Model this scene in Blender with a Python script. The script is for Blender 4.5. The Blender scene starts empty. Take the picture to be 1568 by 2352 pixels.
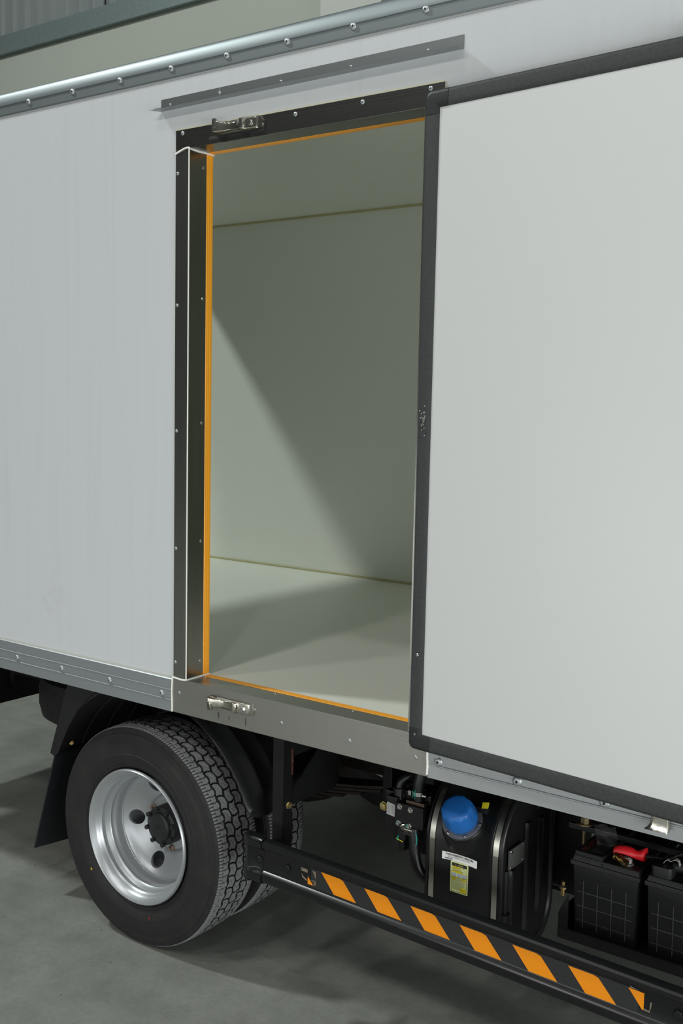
import bpy, bmesh, math, random
from mathutils import Vector, Matrix
random.seed(7)
S = bpy.context.scene
COL = S.collection
R = math.radians

# ------------------------------------------------------------------ camera, world, lights, exposure
cam_d = bpy.data.cameras.new('camera'); cam = bpy.data.objects.new('camera', cam_d); COL.objects.link(cam)
cam.location = (0.678, -2.4852, 1.9403)
rr, uu, ff = Vector((0.8114, 0.5841, 0.0204)), Vector((-0.0752, 0.0696, 0.9947)), Vector((-0.5818, 0.8071, -0.1003))
yaw, pit, rol = -0.6245, -0.1005, 0.0205
ff = Vector((math.sin(yaw)*math.cos(pit), math.cos(yaw)*math.cos(pit), math.sin(pit)))
r0 = Vector((math.cos(yaw), -math.sin(yaw), 0)); u0 = r0.cross(ff)
rr = r0*math.cos(rol) + u0*math.sin(rol); uu = -r0*math.sin(rol) + u0*math.cos(rol)
cam.rotation_euler = Matrix(((rr.x, uu.x, -ff.x), (rr.y, uu.y, -ff.y), (rr.z, uu.z, -ff.z))).to_euler()
cam_d.sensor_fit = 'VERTICAL'; cam_d.sensor_height = 36; cam_d.lens = 2442.4/2352*36
cam_d.clip_start = .05; cam_d.clip_end = 100
S.camera = cam
S.cycles.max_bounces = 14; S.cycles.diffuse_bounces = 10; S.cycles.glossy_bounces = 5

S.view_settings.view_transform = 'Standard'; S.view_settings.look = 'None'
S.view_settings.exposure = -0.85; S.view_settings.gamma = 1; S.view_settings.use_curve_mapping = False

W = bpy.data.worlds.new('hall_air'); S.world = W; W.use_nodes = True
nt = W.node_tree; nt.nodes.clear()
wo = nt.nodes.new('ShaderNodeOutputWorld'); wb = nt.nodes.new('ShaderNodeBackground')
tc = nt.nodes.new('ShaderNodeTexCoord'); sx = nt.nodes.new('ShaderNodeSeparateXYZ'); cr = nt.nodes.new('ShaderNodeValToRGB')
nt.links.new(tc.outputs['Generated'], sx.inputs[0]); nt.links.new(sx.outputs['Z'], cr.inputs[0])
e = cr.color_ramp.elements
e[0].position = 0.0; e[0].color = (.17, .18, .172, 1)
e[1].position = 0.95; e[1].color = (.20, .215, .21, 1)
for p_, c_ in ((.30, (.15, .16, .155, 1)), (.42, (.19, .20, .198, 1)), (.60, (.20, .215, .212, 1))):
    k = cr.color_ramp.elements.new(p_); k.color = c_
mrx = nt.nodes.new('ShaderNodeMapRange'); mrx.inputs[1].default_value = -.9; mrx.inputs[2].default_value = .9; mrx.inputs[3].default_value = .55; mrx.inputs[4].default_value = 1.35
nt.links.new(sx.outputs['X'], mrx.inputs[0])     # the hall is darker towards the tail of the truck
mw = nt.nodes.new('ShaderNodeMix'); mw.data_type = 'RGBA'; mw.blend_type = 'MULTIPLY'; mw.inputs[0].default_value = 1
nt.links.new(cr.outputs[0], mw.inputs[6]); nt.links.new(mrx.outputs[0], mw.inputs[7]); nt.links.new(mw.outputs[2], wb.inputs['Color']); wb.inputs['Strength'].default_value = 1.0
nt.links.new(wb.outputs[0], wo.inputs[0])

def lamp(name, loc, size, power, target=None, col=(1, .985, .95), size_y=None):
    d = bpy.data.lights.new(name, 'AREA'); d.energy = power; d.color = col
    d.shape = 'RECTANGLE' if size_y else 'DISK'; d.size = size
    if size_y: d.size_y = size_y
    o = bpy.data.objects.new(name, d); COL.objects.link(o); o.location = loc
    t = Vector(target) if target else Vector((loc[0], loc[1], 0))
    o.rotation_euler = (t - Vector(loc)).to_track_quat('-Z', 'Y').to_euler()
    return o
lamp('hall_lamp', (-1.35, -4.2, 10.6), .7, 165, (-1.35, 0, 1.6))
lamp('hall_lamp', (4.2, -9.6, 10.6), .9, 220, (0, 0, 1.5))
lamp('hall_lamp', (-6.0, -9.6, 10.6), .9, 330, (-3, 0, .5))
lamp('hall_lamp', (-1.2, -10.2, 10.6), .9, 330, (-1.2, 0, .5))
lamp('hall_lamp', (-9.3, -2.6, 10.0), .8, 1060, (-4, 1.1, 1.0), (.93, 1, .97))
# added out-of-view fill lights, low right and low front, for the truck side
FILL_COL = (.97, 1, .99)
lamp('low_right_fill', (5.2, -2.7, 1.05), 3.6, 420, (-1.0, 0, 1.2), FILL_COL, 1.9)
lamp('low_front_fill', (-.4, -5.2, .65), 7.0, 150, (-.4, 0, .75), FILL_COL, 1.0)

# ------------------------------------------------------------------ materials
def mat(name, col, rough=.5, metal=0, bump=None, noise=None, spec=.5, aniso=0, coat=0, alpha=1, trans=0):
    """noise=(scale(xyz), amount, colour2) ; bump=(scale(xyz), strength)"""
    m = bpy.data.materials.new(name); m.use_nodes = True
    n = m.node_tree; b = n.nodes['Principled BSDF']
    b.inputs['Base Color'].default_value = (*col, 1); b.inputs['Roughness'].default_value = rough
    b.inputs['Metallic'].default_value = metal; b.inputs['Specular IOR Level'].default_value = spec
    b.inputs['Anisotropic'].default_value = aniso; b.inputs['Coat Weight'].default_value = coat
    b.inputs['Alpha'].default_value = alpha; b.inputs['Transmission Weight'].default_value = trans
    def nz(scale, detail=4):
        t = n.nodes.new('ShaderNodeTexCoord'); mp = n.nodes.new('ShaderNodeMapping'); mp.inputs['Scale'].default_value = scale
        q = n.nodes.new('ShaderNodeTexNoise'); q.inputs['Scale'].default_value = 1; q.inputs['Detail'].default_value = detail
        n.links.new(t.outputs['Object'], mp.inputs[0]); n.links.new(mp.outputs[0], q.inputs['Vector']); return q
    if noise:
        sc, amt, c2 = noise; q = nz(sc)
        rp = n.nodes.new('ShaderNodeMapRange'); rp.inputs[1].default_value = .42; rp.inputs[2].default_value = .72
        rp.inputs[3].default_value = 0; rp.inputs[4].default_value = amt
        mx = n.nodes.new('ShaderNodeMix'); mx.data_type = 'RGBA'
        mx.inputs[6].default_value = (*col, 1); mx.inputs[7].default_value = (*c2, 1)
        n.links.new(q.outputs['Fac'], rp.inputs[0]); n.links.new(rp.outputs[0], mx.inputs[0]); n.links.new(mx.outputs[2], b.inputs['Base Color'])
    if bump:
        q = nz(bump[0], 6); bp = n.nodes.new('ShaderNodeBump'); bp.inputs['Strength'].default_value = bump[1]; bp.inputs['Distance'].default_value = .01
        n.links.new(q.outputs['Fac'], bp.inputs['Height']); n.links.new(bp.outputs[0], b.inputs['Normal'])
    return m

M = {}
def white_panel():
    m = mat('white_gelcoat', (.58, .605, .62), .32, spec=.4)
    n = m.node_tree; b = n.nodes['Principled BSDF']
    t = n.nodes.new('ShaderNodeTexCoord'); mp = n.nodes.new('ShaderNodeMapping'); mp.inputs['Scale'].default_value = (34, 1, .9)
    q = n.nodes.new('ShaderNodeTexNoise'); q.inputs['Scale'].default_value = 1; q.inputs['Detail'].default_value = 5
    n.links.new(t.outputs['Object'], mp.inputs[0]); n.links.new(mp.outputs[0], q.inputs['Vector'])
    rp = n.nodes.new('ShaderNodeMapRange'); rp.inputs[1].default_value = .52; rp.inputs[2].default_value = .78; rp.inputs[4].default_value = .16
    n.links.new(q.outputs['Fac'], rp.inputs[0])
    mx = n.nodes.new('ShaderNodeMix'); mx.data_type = 'RGBA'; mx.inputs[6].default_value = (.58, .605, .62, 1); mx.inputs[7].default_value = (.42, .45, .46, 1)
    n.links.new(rp.outputs[0], mx.inputs[0])
    # greasy smudge low on the panel behind the wheel
    mp2 = n.nodes.new('ShaderNodeVectorMath'); mp2.operation = 'DISTANCE'; mp2.inputs[1].default_value = (-2.40, 0, 1.225)
    n.links.new(t.outputs['Object'], mp2.inputs[0])
    r2 = n.nodes.new('ShaderNodeMapRange'); r2.inputs[1].default_value = .02; r2.inputs[2].default_value = .11; r2.inputs[3].default_value = .8; r2.inputs[4].default_value = 0
    n.links.new(mp2.outputs['Value'], r2.inputs[0])
    q2 = n.nodes.new('ShaderNodeTexNoise'); q2.inputs['Scale'].default_value = 22; n.links.new(t.outputs['Object'], q2.inputs['Vector'])
    mu = n.nodes.new('ShaderNodeMath'); mu.operation = 'MULTIPLY'; n.links.new(r2.outputs[0], mu.inputs[0])
    r3 = n.nodes.new('ShaderNodeMapRange'); r3.inputs[1].default_value = .45; r3.inputs[2].default_value = .75; r3.inputs[4].default_value = .28; n.links.new(q2.outputs['Fac'], r3.inputs[0])
    n.links.new(r3.outputs[0], mu.inputs[1])
    m2 = n.nodes.new('ShaderNodeMix'); m2.data_type = 'RGBA'; m2.inputs[7].default_value = (.33, .33, .32, 1)
    n.links.new(mu.outputs[0], m2.inputs[0]); n.links.new(mx.outputs[2], m2.inputs[6]); n.links.new(m2.outputs[2], b.inputs['Base Color'])
    return m
M['white'] = white_panel()
M['door_white'] = mat('door_white_gelcoat', (.62, .635, .63), .38, noise=((3, 3, 2), .06, (.55, .56, .54)), spec=.35)
M['inner'] = mat('inner_white_lining', (.79, .81, .74), .3, noise=((5, 5, 5), .12, (.72, .74, .66)), spec=.45)
M['bead'] = mat('yellowed_sealant', (.52, .50, .28), .6, noise=((20, 20, 20), .6, (.40, .37, .18)))
M['caulk_or_glint'] = mat('white_sealant_or_glint', (.86, .86, .80), .5)
M['alu'] = mat('brushed_aluminium', (.23, .26, .27), .46, .65, spec=.2, bump=((.4, 90, 90), .01), noise=((1, 60, 60), .3, (.19, .215, .225)))
M['alu_pale'] = mat('anodised_aluminium_rail', (.32, .345, .36), .42, .55, bump=((1.2, 200, 200), .04), noise=((1, 30, 30), .3, (.32, .34, .36)))
M['alu_front'] = mat('anodised_aluminium_front_rail', (.37, .385, .395), .42, .5, bump=((1.2, 200, 200), .04))
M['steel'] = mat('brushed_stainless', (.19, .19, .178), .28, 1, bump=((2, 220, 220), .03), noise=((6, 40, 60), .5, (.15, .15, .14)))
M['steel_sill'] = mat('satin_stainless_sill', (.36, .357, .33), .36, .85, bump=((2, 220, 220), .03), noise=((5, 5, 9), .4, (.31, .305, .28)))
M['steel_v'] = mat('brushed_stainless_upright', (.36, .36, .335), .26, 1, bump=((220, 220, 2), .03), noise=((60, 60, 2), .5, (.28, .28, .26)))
M['chrome'] = mat('polished_casting', (.52, .50, .44), .18, 1, bump=((60, 60, 60), .05))
M['screw'] = mat('screw_steel', (.62, .62, .6), .2, 1)
M['rivet'] = mat('rivet_aluminium', (.46, .49, .50), .42, .8)
M['hole'] = mat('dark_recess', (.02, .02, .02), .7)
M['orange'] = mat('orange_plastic_profile', (1.0, .42, .025), .4, bump=((200, 200, 3), .1))
M['rubber'] = mat('grey_black_rubber', (.032, .034, .036), .62, noise=((120, 120, 120), .5, (.055, .058, .06)), bump=((250, 250, 250), .08))
M['corner'] = mat('black_corner_rubber', (.014, .015, .017), .5, bump=((150, 150, 150), .06))
M['tyre'] = mat('tyre_rubber', (.009, .009, .0095), .62, noise=((14, 14, 14), .6, (.020, .018, .017)), bump=((90, 90, 90), .05))
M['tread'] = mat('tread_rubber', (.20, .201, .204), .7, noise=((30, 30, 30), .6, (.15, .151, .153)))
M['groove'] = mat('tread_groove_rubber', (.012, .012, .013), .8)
M['rim'] = mat('silver_wheel_paint', (.44, .46, .475), .36, .6, bump=((30, 30, 30), .02))
M['black'] = mat('black_chassis_paint', (.007, .0075, .0075), .42, spec=.3, noise=((40, 40, 40), .5, (.011, .011, .0105)), bump=((60, 60, 60), .06))
M['hub'] = mat('black_hub_paint', (.014, .014, .016), .45, bump=((80, 80, 80), .1))
M['gloss'] = mat('gloss_black_paint', (.007, .0075, .008), .25, spec=.4, noise=((8, 60, 60), .5, (.011, .011, .012)))
M['plastic'] = mat('black_moulded_plastic', (.008, .0085, .0085), .36, spec=.4, bump=((180, 180, 180), .04))
M['guard_plastic'] = mat('dull_black_plastic', (.012, .0125, .0125), .40, spec=.4, bump=((120, 120, 120), .05))
M['flap'] = mat('mud_flap_rubber', (.010, .011, .014), .5, noise=((60, 60, 60), .5, (.022, .022, .024)))
M['tape'] = mat('reflective_orange', (.80, .255, .0), .38, bump=((500, 500, 500), .05))
M['tape_black'] = mat('matt_black_film', (.016, .016, .017), .5)
M['torn'] = mat('torn_film_backing', (.22, .18, .13), .4, noise=((90, 90, 90), .9, (.03, .03, .02)))
M['blue'] = mat('blue_cap_plastic', (.012, .13, .44), .42, bump=((120, 120, 120), .04))
M['teal'] = mat('teal_paint_mark', (.0, .28, .22), .6)
M['strap'] = mat('stainless_strap', (.55, .54, .48), .3, 1, bump=((200, 3, 3), .03))
M['zinc'] = mat('yellow_zinc_bolt', (.55, .46, .20), .3, .9)
M['copper'] = mat('brass_terminal', (.50, .33, .14), .3, 1)
M['label_w'] = mat('white_label', (.80, .80, .78), .5)
M['label_g'] = mat('greenish_label_film', (.74, .80, .36), .4)
M['label_y'] = mat('yellow_label_ink', (.80, .66, .01), .5)
M['ink'] = mat('black_ink', (.02, .02, .02), .6)
M['ink_blue'] = mat('blue_ink', (.36, .44, .62), .6)
M['yellow'] = mat('yellow_tag', (.80, .68, .02), .45)
M['red'] = mat('red_rubber_boot', (.62, .012, .018), .38)
M['red_ink'] = mat('red_ink', (.22, .012, .012), .5)
M['grey_ink'] = mat('grey_ink', (.22, .22, .22), .5)
M['battery'] = mat('battery_case', (.006, .0065, .0065), .36, spec=.35, bump=((150, 150, 150), .05))
M['batlid'] = mat('battery_lid', (.011, .0115, .0115), .5, spec=.4, bump=((200, 200, 200), .06))
M['batrib'] = mat('worn_rib', (.032, .034, .033), .45)
M['primer'] = mat('red_primer', (.10, .028, .018), .7, noise=((60, 60, 60), .8, (.015, .012, .011)))
M['clip'] = mat('grey_clip', (.33, .33, .31), .5)
M['rust'] = mat('dark_rusty_steel', (.030, .022, .018), .7, noise=((40, 40, 40), .7, (.014, .012, .011)))
M['dot_y'] = mat('yellow_dot', (.45, .27, .05), .6)
M['dot_r'] = mat('red_dot', (.20, .02, .02), .6)
M['cream'] = mat('cream_wall_paint', (.40, .425, .375), .75, noise=((.5, .5, .5), .25, (.37, .395, .35)))
M['cream2'] = mat('pale_column_paint', (.50, .52, .48), .7)
M['sheet'] = mat('galvanised_sheet', (.26, .29, .29), .5, .3, noise=((3, 3, .8), .4, (.2, .225, .225)))
M['flash'] = mat('galvanised_flashing', (.20, .25, .25), .5, .4, noise=((40, 40, 40), .6, (.13, .17, .17)))
M['bag'] = mat('clear_plastic_bag', (.5, .5, .5), .12, bump=((60, 60, 60), .5), alpha=.22)

def concrete():
    m = mat('concrete_floor', (.20, .2, .19), .62, bump=((25, 25, 25), .12))
    n = m.node_tree; b = n.nodes['Principled BSDF']
    t = n.nodes.new('ShaderNodeTexCoord')
    def noise(s, d=8, rg=.6):
        q = n.nodes.new('ShaderNodeTexNoise'); q.inputs['Scale'].default_value = s; q.inputs['Detail'].default_value = d; q.inputs['Roughness'].default_value = rg
        n.links.new(t.outputs['Object'], q.inputs['Vector']); return q
    q1 = noise(1.6); q2 = noise(7); q3 = noise(60, 4)
    rp = n.nodes.new('ShaderNodeValToRGB'); n.links.new(q1.outputs['Fac'], rp.inputs[0])
    rp.color_ramp.elements[0].position = .36; rp.color_ramp.elements[0].color = (.185, .193, .175, 1)
    rp.color_ramp.elements[1].position = .66; rp.color_ramp.elements[1].color = (.27, .28, .255, 1)
    m1 = n.nodes.new('ShaderNodeMix'); m1.data_type = 'RGBA'; m1.blend_type = 'MULTIPLY'; m1.inputs[0].default_value = 1
    r2 = n.nodes.new('ShaderNodeMapRange'); r2.inputs[1].default_value = .3; r2.inputs[2].default_value = .7; r2.inputs[3].default_value = .84; r2.inputs[4].default_value = 1.08
    n.links.new(q2.outputs['Fac'], r2.inputs[0]); n.links.new(rp.outputs[0], m1.inputs[6]); n.links.new(r2.outputs[0], m1.inputs[7])
    m2 = n.nodes.new('ShaderNodeMix'); m2.data_type = 'RGBA'; m2.blend_type = 'MULTIPLY'; m2.inputs[0].default_value = 1
    r3 = n.nodes.new('ShaderNodeMapRange'); r3.inputs[1].default_value = .35; r3.inputs[2].default_value = .65; r3.inputs[3].default_value = .93; r3.inputs[4].default_value = 1.05
    n.links.new(q3.outputs['Fac'], r3.inputs[0]); n.links.new(m1.outputs[2], m2.inputs[6]); n.links.new(r3.outputs[0], m2.inputs[7])
    # small dark specks
    v = n.nodes.new('ShaderNodeTexVoronoi'); v.inputs['Scale'].default_value = 9; n.links.new(t.outputs['Object'], v.inputs['Vector'])
    lt = n.nodes.new('ShaderNodeMapRange'); lt.inputs[1].default_value = .03; lt.inputs[2].default_value = .045; lt.inputs[3].default_value = .45; lt.inputs[4].default_value = 1
    n.links.new(v.outputs['Distance'], lt.inputs[0])
    m3 = n.nodes.new('ShaderNodeMix'); m3.data_type = 'RGBA'; m3.blend_type = 'MULTIPLY'; m3.inputs[0].default_value = 1
    n.links.new(m2.outputs[2], m3.inputs[6]); n.links.new(lt.outputs[0], m3.inputs[7]); n.links.new(m3.outputs[2], b.inputs['Base Color'])
    return m
M['floor'] = concrete()

# ------------------------------------------------------------------ mesh helpers
class MB:
    def __init__(s): s.v = []; s.f = []; s.mi = []
    def add(s, vs, fs, mi=0):
        k = len(s.v); s.v += [tuple(v) for v in vs]; s.f += [tuple(i + k for i in f) for f in fs]; s.mi += [mi]*len(fs); return s
    def box(s, x0, x1, y0, y1, z0, z1, mi=0):
        v = [(x, y, z) for x in (x0, x1) for y in (y0, y1) for z in (z0, z1)]
        return s.add(v, [(0, 1, 3, 2), (4, 6, 7, 5), (0, 4, 5, 1), (2, 3, 7, 6), (0, 2, 6, 4), (1, 5, 7, 3)], mi)
    def prism(s, poly, fn, a, b, mi=0):
        """poly of 2-D points; fn(p, t) -> 3-D"""
        n = len(poly); v = [fn(p, a) for p in poly] + [fn(p, b) for p in poly]
        f = [tuple(range(n))[::-1], tuple(range(n, 2*n))] + [(i, (i+1) % n, n+(i+1) % n, n+i) for i in range(n)]
        return s.add(v, f, mi)
    def loft(s, rings, cap=True, closed=True, mi=0):
        n = len(rings[0]); v = [p for r in rings for p in r]; f = []
        for k in range(len(rings)-1):
            for i in range(n if closed else n-1):
                j = (i+1) % n; f.append((k*n+i, k*n+j, (k+1)*n+j, (k+1)*n+i))
        if cap: f += [tuple(range(n))[::-1], tuple(range((len(rings)-1)*n, len(rings)*n))]
        return s.add(v, f, mi)
    def cyl(s, p0, p1, r0, r1=None, seg=20, mi=0):
        r1 = r0 if r1 is None else r1; p0, p1 = Vector(p0), Vector(p1); d = (p1-p0).normalized()
        a = d.orthogonal().normalized(); b = d.cross(a)
        g = lambda p, r: [p + a*r*math.cos(2*math.pi*i/seg) + b*r*math.sin(2*math.pi*i/seg) for i in range(seg)]
        return s.loft([g(p0, r0), g(p1, r1)], mi=mi)
    def turn(s, prof, c, axis, seg=32, mi=0, cap=True):
        """prof: (along, radius)"""
        c = Vector(c); d = Vector(axis).normalized(); a = d.orthogonal().normalized(); b = d.cross(a)
        return s.loft([[c + d*h + a*r*math.cos(2*math.pi*i/seg) + b*r*math.sin(2*math.pi*i/seg) for i in range(seg)] for h, r in prof], cap=cap, mi=mi)
    def tube(s, pts, r, seg=12, mi=0, sub=6, rib=None):
        P = [Vector(p) for p in pts]; Q = [P[0]] + P + [P[-1]]; path = []
        for i in range(1, len(Q)-2):
            for k in range(sub):
                t = k/sub; a, b, c, d = Q[i-1], Q[i], Q[i+1], Q[i+2]
                path.append(.5*((2*b) + (c-a)*t + (2*a-5*b+4*c-d)*t*t + (3*b-a-3*c+d)*t**3))
        path.append(P[-1]); rings = []; up = None
        for i, p in enumerate(path):
            d = (path[min(i+1, len(path)-1)] - path[max(i-1, 0)]).normalized()
            if up is None: up = d.orthogonal().normalized()
            up = (up - d*up.dot(d)).normalized(); w = d.cross(up)
            rad = r if not rib else r*(1 + rib*(1 if i % 2 else -1))
            rings.append([p + up*rad*math.cos(2*math.pi*k/seg) + w*rad*math.sin(2*math.pi*k/seg) for k in range(seg)])
        return s.loft(rings, mi=mi)
    def mesh(s, name, mats, smooth=False, bevel=0, bseg=2, angle=40, weld=True):
        me = bpy.data.meshes.new(name); me.from_pydata(s.v, [], s.f)
        if not isinstance(mats, (list, tuple)): mats = [mats]
        for m in mats: me.materials.append(m)
        me.polygons.foreach_set('material_index', s.mi)
        bm = bmesh.new(); bm.from_mesh(me)
        if weld: bmesh.ops.remove_doubles(bm, verts=bm.verts, dist=1e-6)
        bmesh.ops.recalc_face_normals(bm, faces=bm.faces)
        if bevel:
            eds = [x for x in bm.edges if len(x.link_faces) == 2 and x.calc_face_angle(0) > R(30)]
            bmesh.ops.bevel(bm, geom=eds, offset=bevel, segments=bseg, profile=.7, affect='EDGES', clamp_overlap=True)
        if smooth:
            for f in bm.faces: f.smooth = True
            for x in bm.edges:
                if len(x.link_faces) == 2 and x.calc_face_angle(0) > R(angle): x.smooth = False
        bm.to_mesh(me); bm.free(); return me
    def build(s, name, mats, parent=None, **k): return link(name, s.mesh(name, mats, **k), parent)

def link(name, me, parent=None):
    o = bpy.data.objects.new(name, me); COL.objects.link(o)
    if parent is not None:
        o.parent = parent
        if parent.type == 'EMPTY': o.matrix_parent_inverse = Matrix.Translation(-parent.location)
    return o
def tag(o, label=None, cat=None, group=None, kind=None):
    if label: o['label'] = label
    if cat: o['category'] = cat
    if group: o['group'] = group
    if kind: o['kind'] = kind
    return o
def empty(name, loc, label, cat, group=None):
    o = bpy.data.objects.new(name, None); COL.objects.link(o); o.location = loc; o.empty_display_size = .2
    return tag(o, label, cat, group)
def BOX(*a, mi=0): return MB().box(*a, mi=mi)
def inst(name, me, parent, loc):
    o = link(name, me, parent); o.location = loc; return o
def grp(parent, name, first, spots):
    """copies of one small fastener mesh at the given spots"""
    for sp in spots: inst(name, first, parent, sp)
def text_mesh(s, size, name, bold=False, sx=1.0):
    cu = bpy.data.curves.new(name, 'FONT'); cu.body = s; cu.size = size; cu.align_x = 'LEFT'; cu.extrude = 0
    if bold: cu.offset = size*.02
    o = bpy.data.objects.new(name, cu); COL.objects.link(o); dg = bpy.context.evaluated_depsgraph_get(); dg.update()
    me = bpy.data.meshes.new_from_object(o.evaluated_get(dg)); bpy.data.objects.remove(o); bpy.data.curves.remove(cu)
    return me

# ------------------------------------------------------------------ the hall
fl = BOX(-22, 14, -14, 6.0, -.1, 0).build('floor', M['floor']); tag(fl, 'grey concrete hall floor under the truck', 'floor', kind='structure')
wl = BOX(-22, 14, 6.0, 6.25, -.1, 6.15).build('wall_back', M['cream']); tag(wl, 'cream painted wall behind the truck', 'wall', kind='structure')
m = MB(); x = -22.0; pro = []
while x < 14:      # trapezoid sheeting, one rib every 0.23 m
    for dx, dy in ((0, 0), (.11, 0), (.135, -.035), (.175, -.035), (.20, 0)): pro.append((x+dx, 6.08+dy))
    x += .23
m.loft([[(a, b, 6.15) for a, b in pro], [(a, b, 10.5) for a, b in pro]], cap=False, closed=False)
cl = m.build('wall_back', M['sheet']); tag(cl, 'grey ribbed metal sheeting above the cream wall', 'wall', kind='structure')
m = MB()
for k in range(-9, 7): m.box(-1.1+k*2.6, -1.085+k*2.6, 6.03, 6.045, 6.2, 10.5)
m.build('sheet_seam', M['hole'], cl)
m = MB(); m.box(-22, 14, 5.93, 6.0, 6.10, 6.16); m.box(-22, 14, 5.95, 6.06, 6.16, 6.33)
tr = m.build('trim_1', M['flash'], bevel=.006); tag(tr, 'galvanised flashing strip between cream wall and sheeting', 'trim', kind='structure')
m = MB(); m.box(-5.58, -4.9, 5.7, 6.0, 0, 6.1)
tag(m.build('trim_2', M['cream2']), 'pale column standing against the cream wall above the truck roof', 'column', kind='structure')

# ------------------------------------------------------------------ truck
TR = empty('delivery_truck', (-1.8, 1.1, 0), 'white insulated box truck with open side doorway, orange edged frame and black chassis', 'truck')
XB0, XB1 = -3.95, .32
XJ0, XJ1 = -1.7232, -.864          # doorway
ZS, ZT = 1.0298, 2.7282
# near side wall, with the doorway cut through it
m = MB()
for q in ((XB0, XJ0-.002, 0, .104, .96, 3.0), (XJ1+.002, XB1, 0, .104, .96, 3.0), (XJ0-.002, XJ1+.002, 0, .104, ZT+.002, 3.0), (XJ0-.002, XJ1+.002, 0, .104, .96, ZS-.004)): m.box(*q)
side = m.build('side_panel', [M['white']], TR)
MB().box(XB0, XB1, 2.106, 2.21, .96, 3.0).build('far_side_panel', M['inner'], TR)
MB().box(XB1-.09, XB1, .104, 2.106, .96, 3.0).build('front_panel', M['inner'], TR)
MB().box(XB0, XB1-.09, .104, 2.106, .95, 1.0298).build('floor_panel', M['inner'], TR)
rp = MB().box(XB0, XB1, .03, 2.18, 2.94, 3.015).build('roof_panel', M['inner'], TR)
for x0, x1, y0, y1, z0, z1 in ((XB0+.01, XB1-.1, 2.098, 2.1061, 1.0299, 1.040), (XB0+.01, XB1-.1, 2.097, 2.1061, 2.929, 2.9401)): MB().box(x0, x1, y0, y1, z0, z1).build('sealant_or_glint', M['bead'], TR, bevel=.003)
# crumb of foam, scuffs on the load floor
m = MB(); m.add([(-.962, .34, 1.031), (-.948, .335, 1.031), (-.945, .352, 1.0315), (-.958, .358, 1.0345)], [(0, 1, 2, 3)])
tag(m.build('foam_crumb', M['yellow']), 'tiny yellow foam crumb lying on the load floor near the doorway', 'crumb')

# upper cornice: rounded aluminium profile running the length of the roof edge
def sweep_x(poly, x0, x1): return MB().prism(poly, lambda p, t: (t, p[0], p[1]), x0, x1)
pc = [(0, 2.951), (-.004, 2.951), (-.006, 2.955), (-.006, 2.984), (-.009, 2.9855), (-.009, 2.990)]
pc += [(-.0075, 3.000), (-.005, 3.010), (-.0015, 3.020), (.002, 3.0265), (.006, 3.031), (.011, 3.0343), (.018, 3.0365), (.03, 3.038)]
pc += [(.06, 3.038), (.06, 3.0), (.0, 3.0)]
co = sweep_x(pc, XB0-.02, XB1+.02).build('cornice_rail', M['alu'], TR, smooth=True, angle=25)
sweep_x([(0, 2.945), (-.0025, 2.945), (-.0025, 2.951), (0, 2.951)], XB0, XB1).build('sealant_or_glint', mat('grey_sealant', (.34, .35, .35), .6), TR)
def pan_rivet(r=.0105, h=.0055, hole=True):
    m = MB(); pf = [(0, r), (h*.35, r), (h*.75, r*.82), (h, r*.5)]
    if hole: pf += [(h, r*.30), (h*.4, r*.26)]
    else: pf += [(h, r*.1)]
    m.turn(pf, (0, 0, 0), (0, -1, 0), seg=18)
    if hole: m.turn([(h*.45, r*.25), (h*.46, r*.01)], (0, 0, 0), (0, -1, 0), seg=10, mi=1)
    return m.mesh('rivet', [M['rivet'], M['hole']], smooth=True, angle=35)
RV = pan_rivet(); RVb = pan_rivet(.0135, .006)
grp(co, 'rivet', RV, [(-2.503 + .2335*k, -.006, 2.979) for k in range(-6, 12)])
# lower side rails with two grooves
def rail_prof(z0, z1, y):
    h = z1 - z0
    pts = [(0, z0), (y, z0)]
    for g in (z0 + h*.345, z0 + h*.655): pts += [(y, g-.004), (y-.0015, g-.002), (y-.0015, g+.001), (y+.0014, g+.0025), (y+.0014, g+.0045), (y, g+.005)]
    return pts + [(y, z1-.003), (y+.003, z1), (0, z1)]
lr = sweep_x(rail_prof(.9147, 1.0262, -.010), XB0-.01, -1.7855).build('lower_rail', M['alu_pale'], TR)
tag(lr, 'grey aluminium lower rail behind the doorway')
grp(lr, 'rivet', RV, [(-1.831 - .2545*k, -.010, .9695) for k in range(0, 9)])
lf = sweep_x(rail_prof(.9147, 1.0262, -.010), -.793, XB1+.01).build('lower_rail', M['alu_front'], TR)
tag(lf, 'paler aluminium lower rail under the open door')
grp(lf, 'rivet', RVb, [(-.760 + .2405*k, -.010, .966) for k in range(0, 4)])
sweep_x([(0, 1.0262), (-.006, 1.0262), (-.004, 1.031), (0, 1.032)], XB0, -1.785).build('sealant_or_glint', mat('grimy_sealant', (.42, .42, .39), .6), TR)

# doorway frame plates (stainless) -------------------------------------------------
SC = pan_rivet(.0055, .0028)
SC2 = pan_rivet(.0068, .0032)
m = MB(); m.box(-1.782, -.797, -.007, .0, .9147, ZS-.001); m.box(XJ0, XJ1, -.007, .074, ZS-.004, ZS)
sill = m.build('door_sill', M['steel_sill'], TR, bevel=.0015)
tag(sill, 'scuffed stainless sill plate')
grp(sill, 'screw', SC, [(-1.752, -.007, .983), (-1.318, -.007, .966), (-1.062, -.007, .963), (-.835, -.007, .962)])
grp(sill, 'screw', (lambda mm: mm)(MB().turn([(0, .0055), (.0015, .0045), (.002, .001)], (0, 0, 0), (0, 0, 1), seg=12).mesh('screw', M['screw'], smooth=True)), [(-1.70, .064, ZS), (-1.40, .064, ZS), (-1.10, .064, ZS)])
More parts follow.
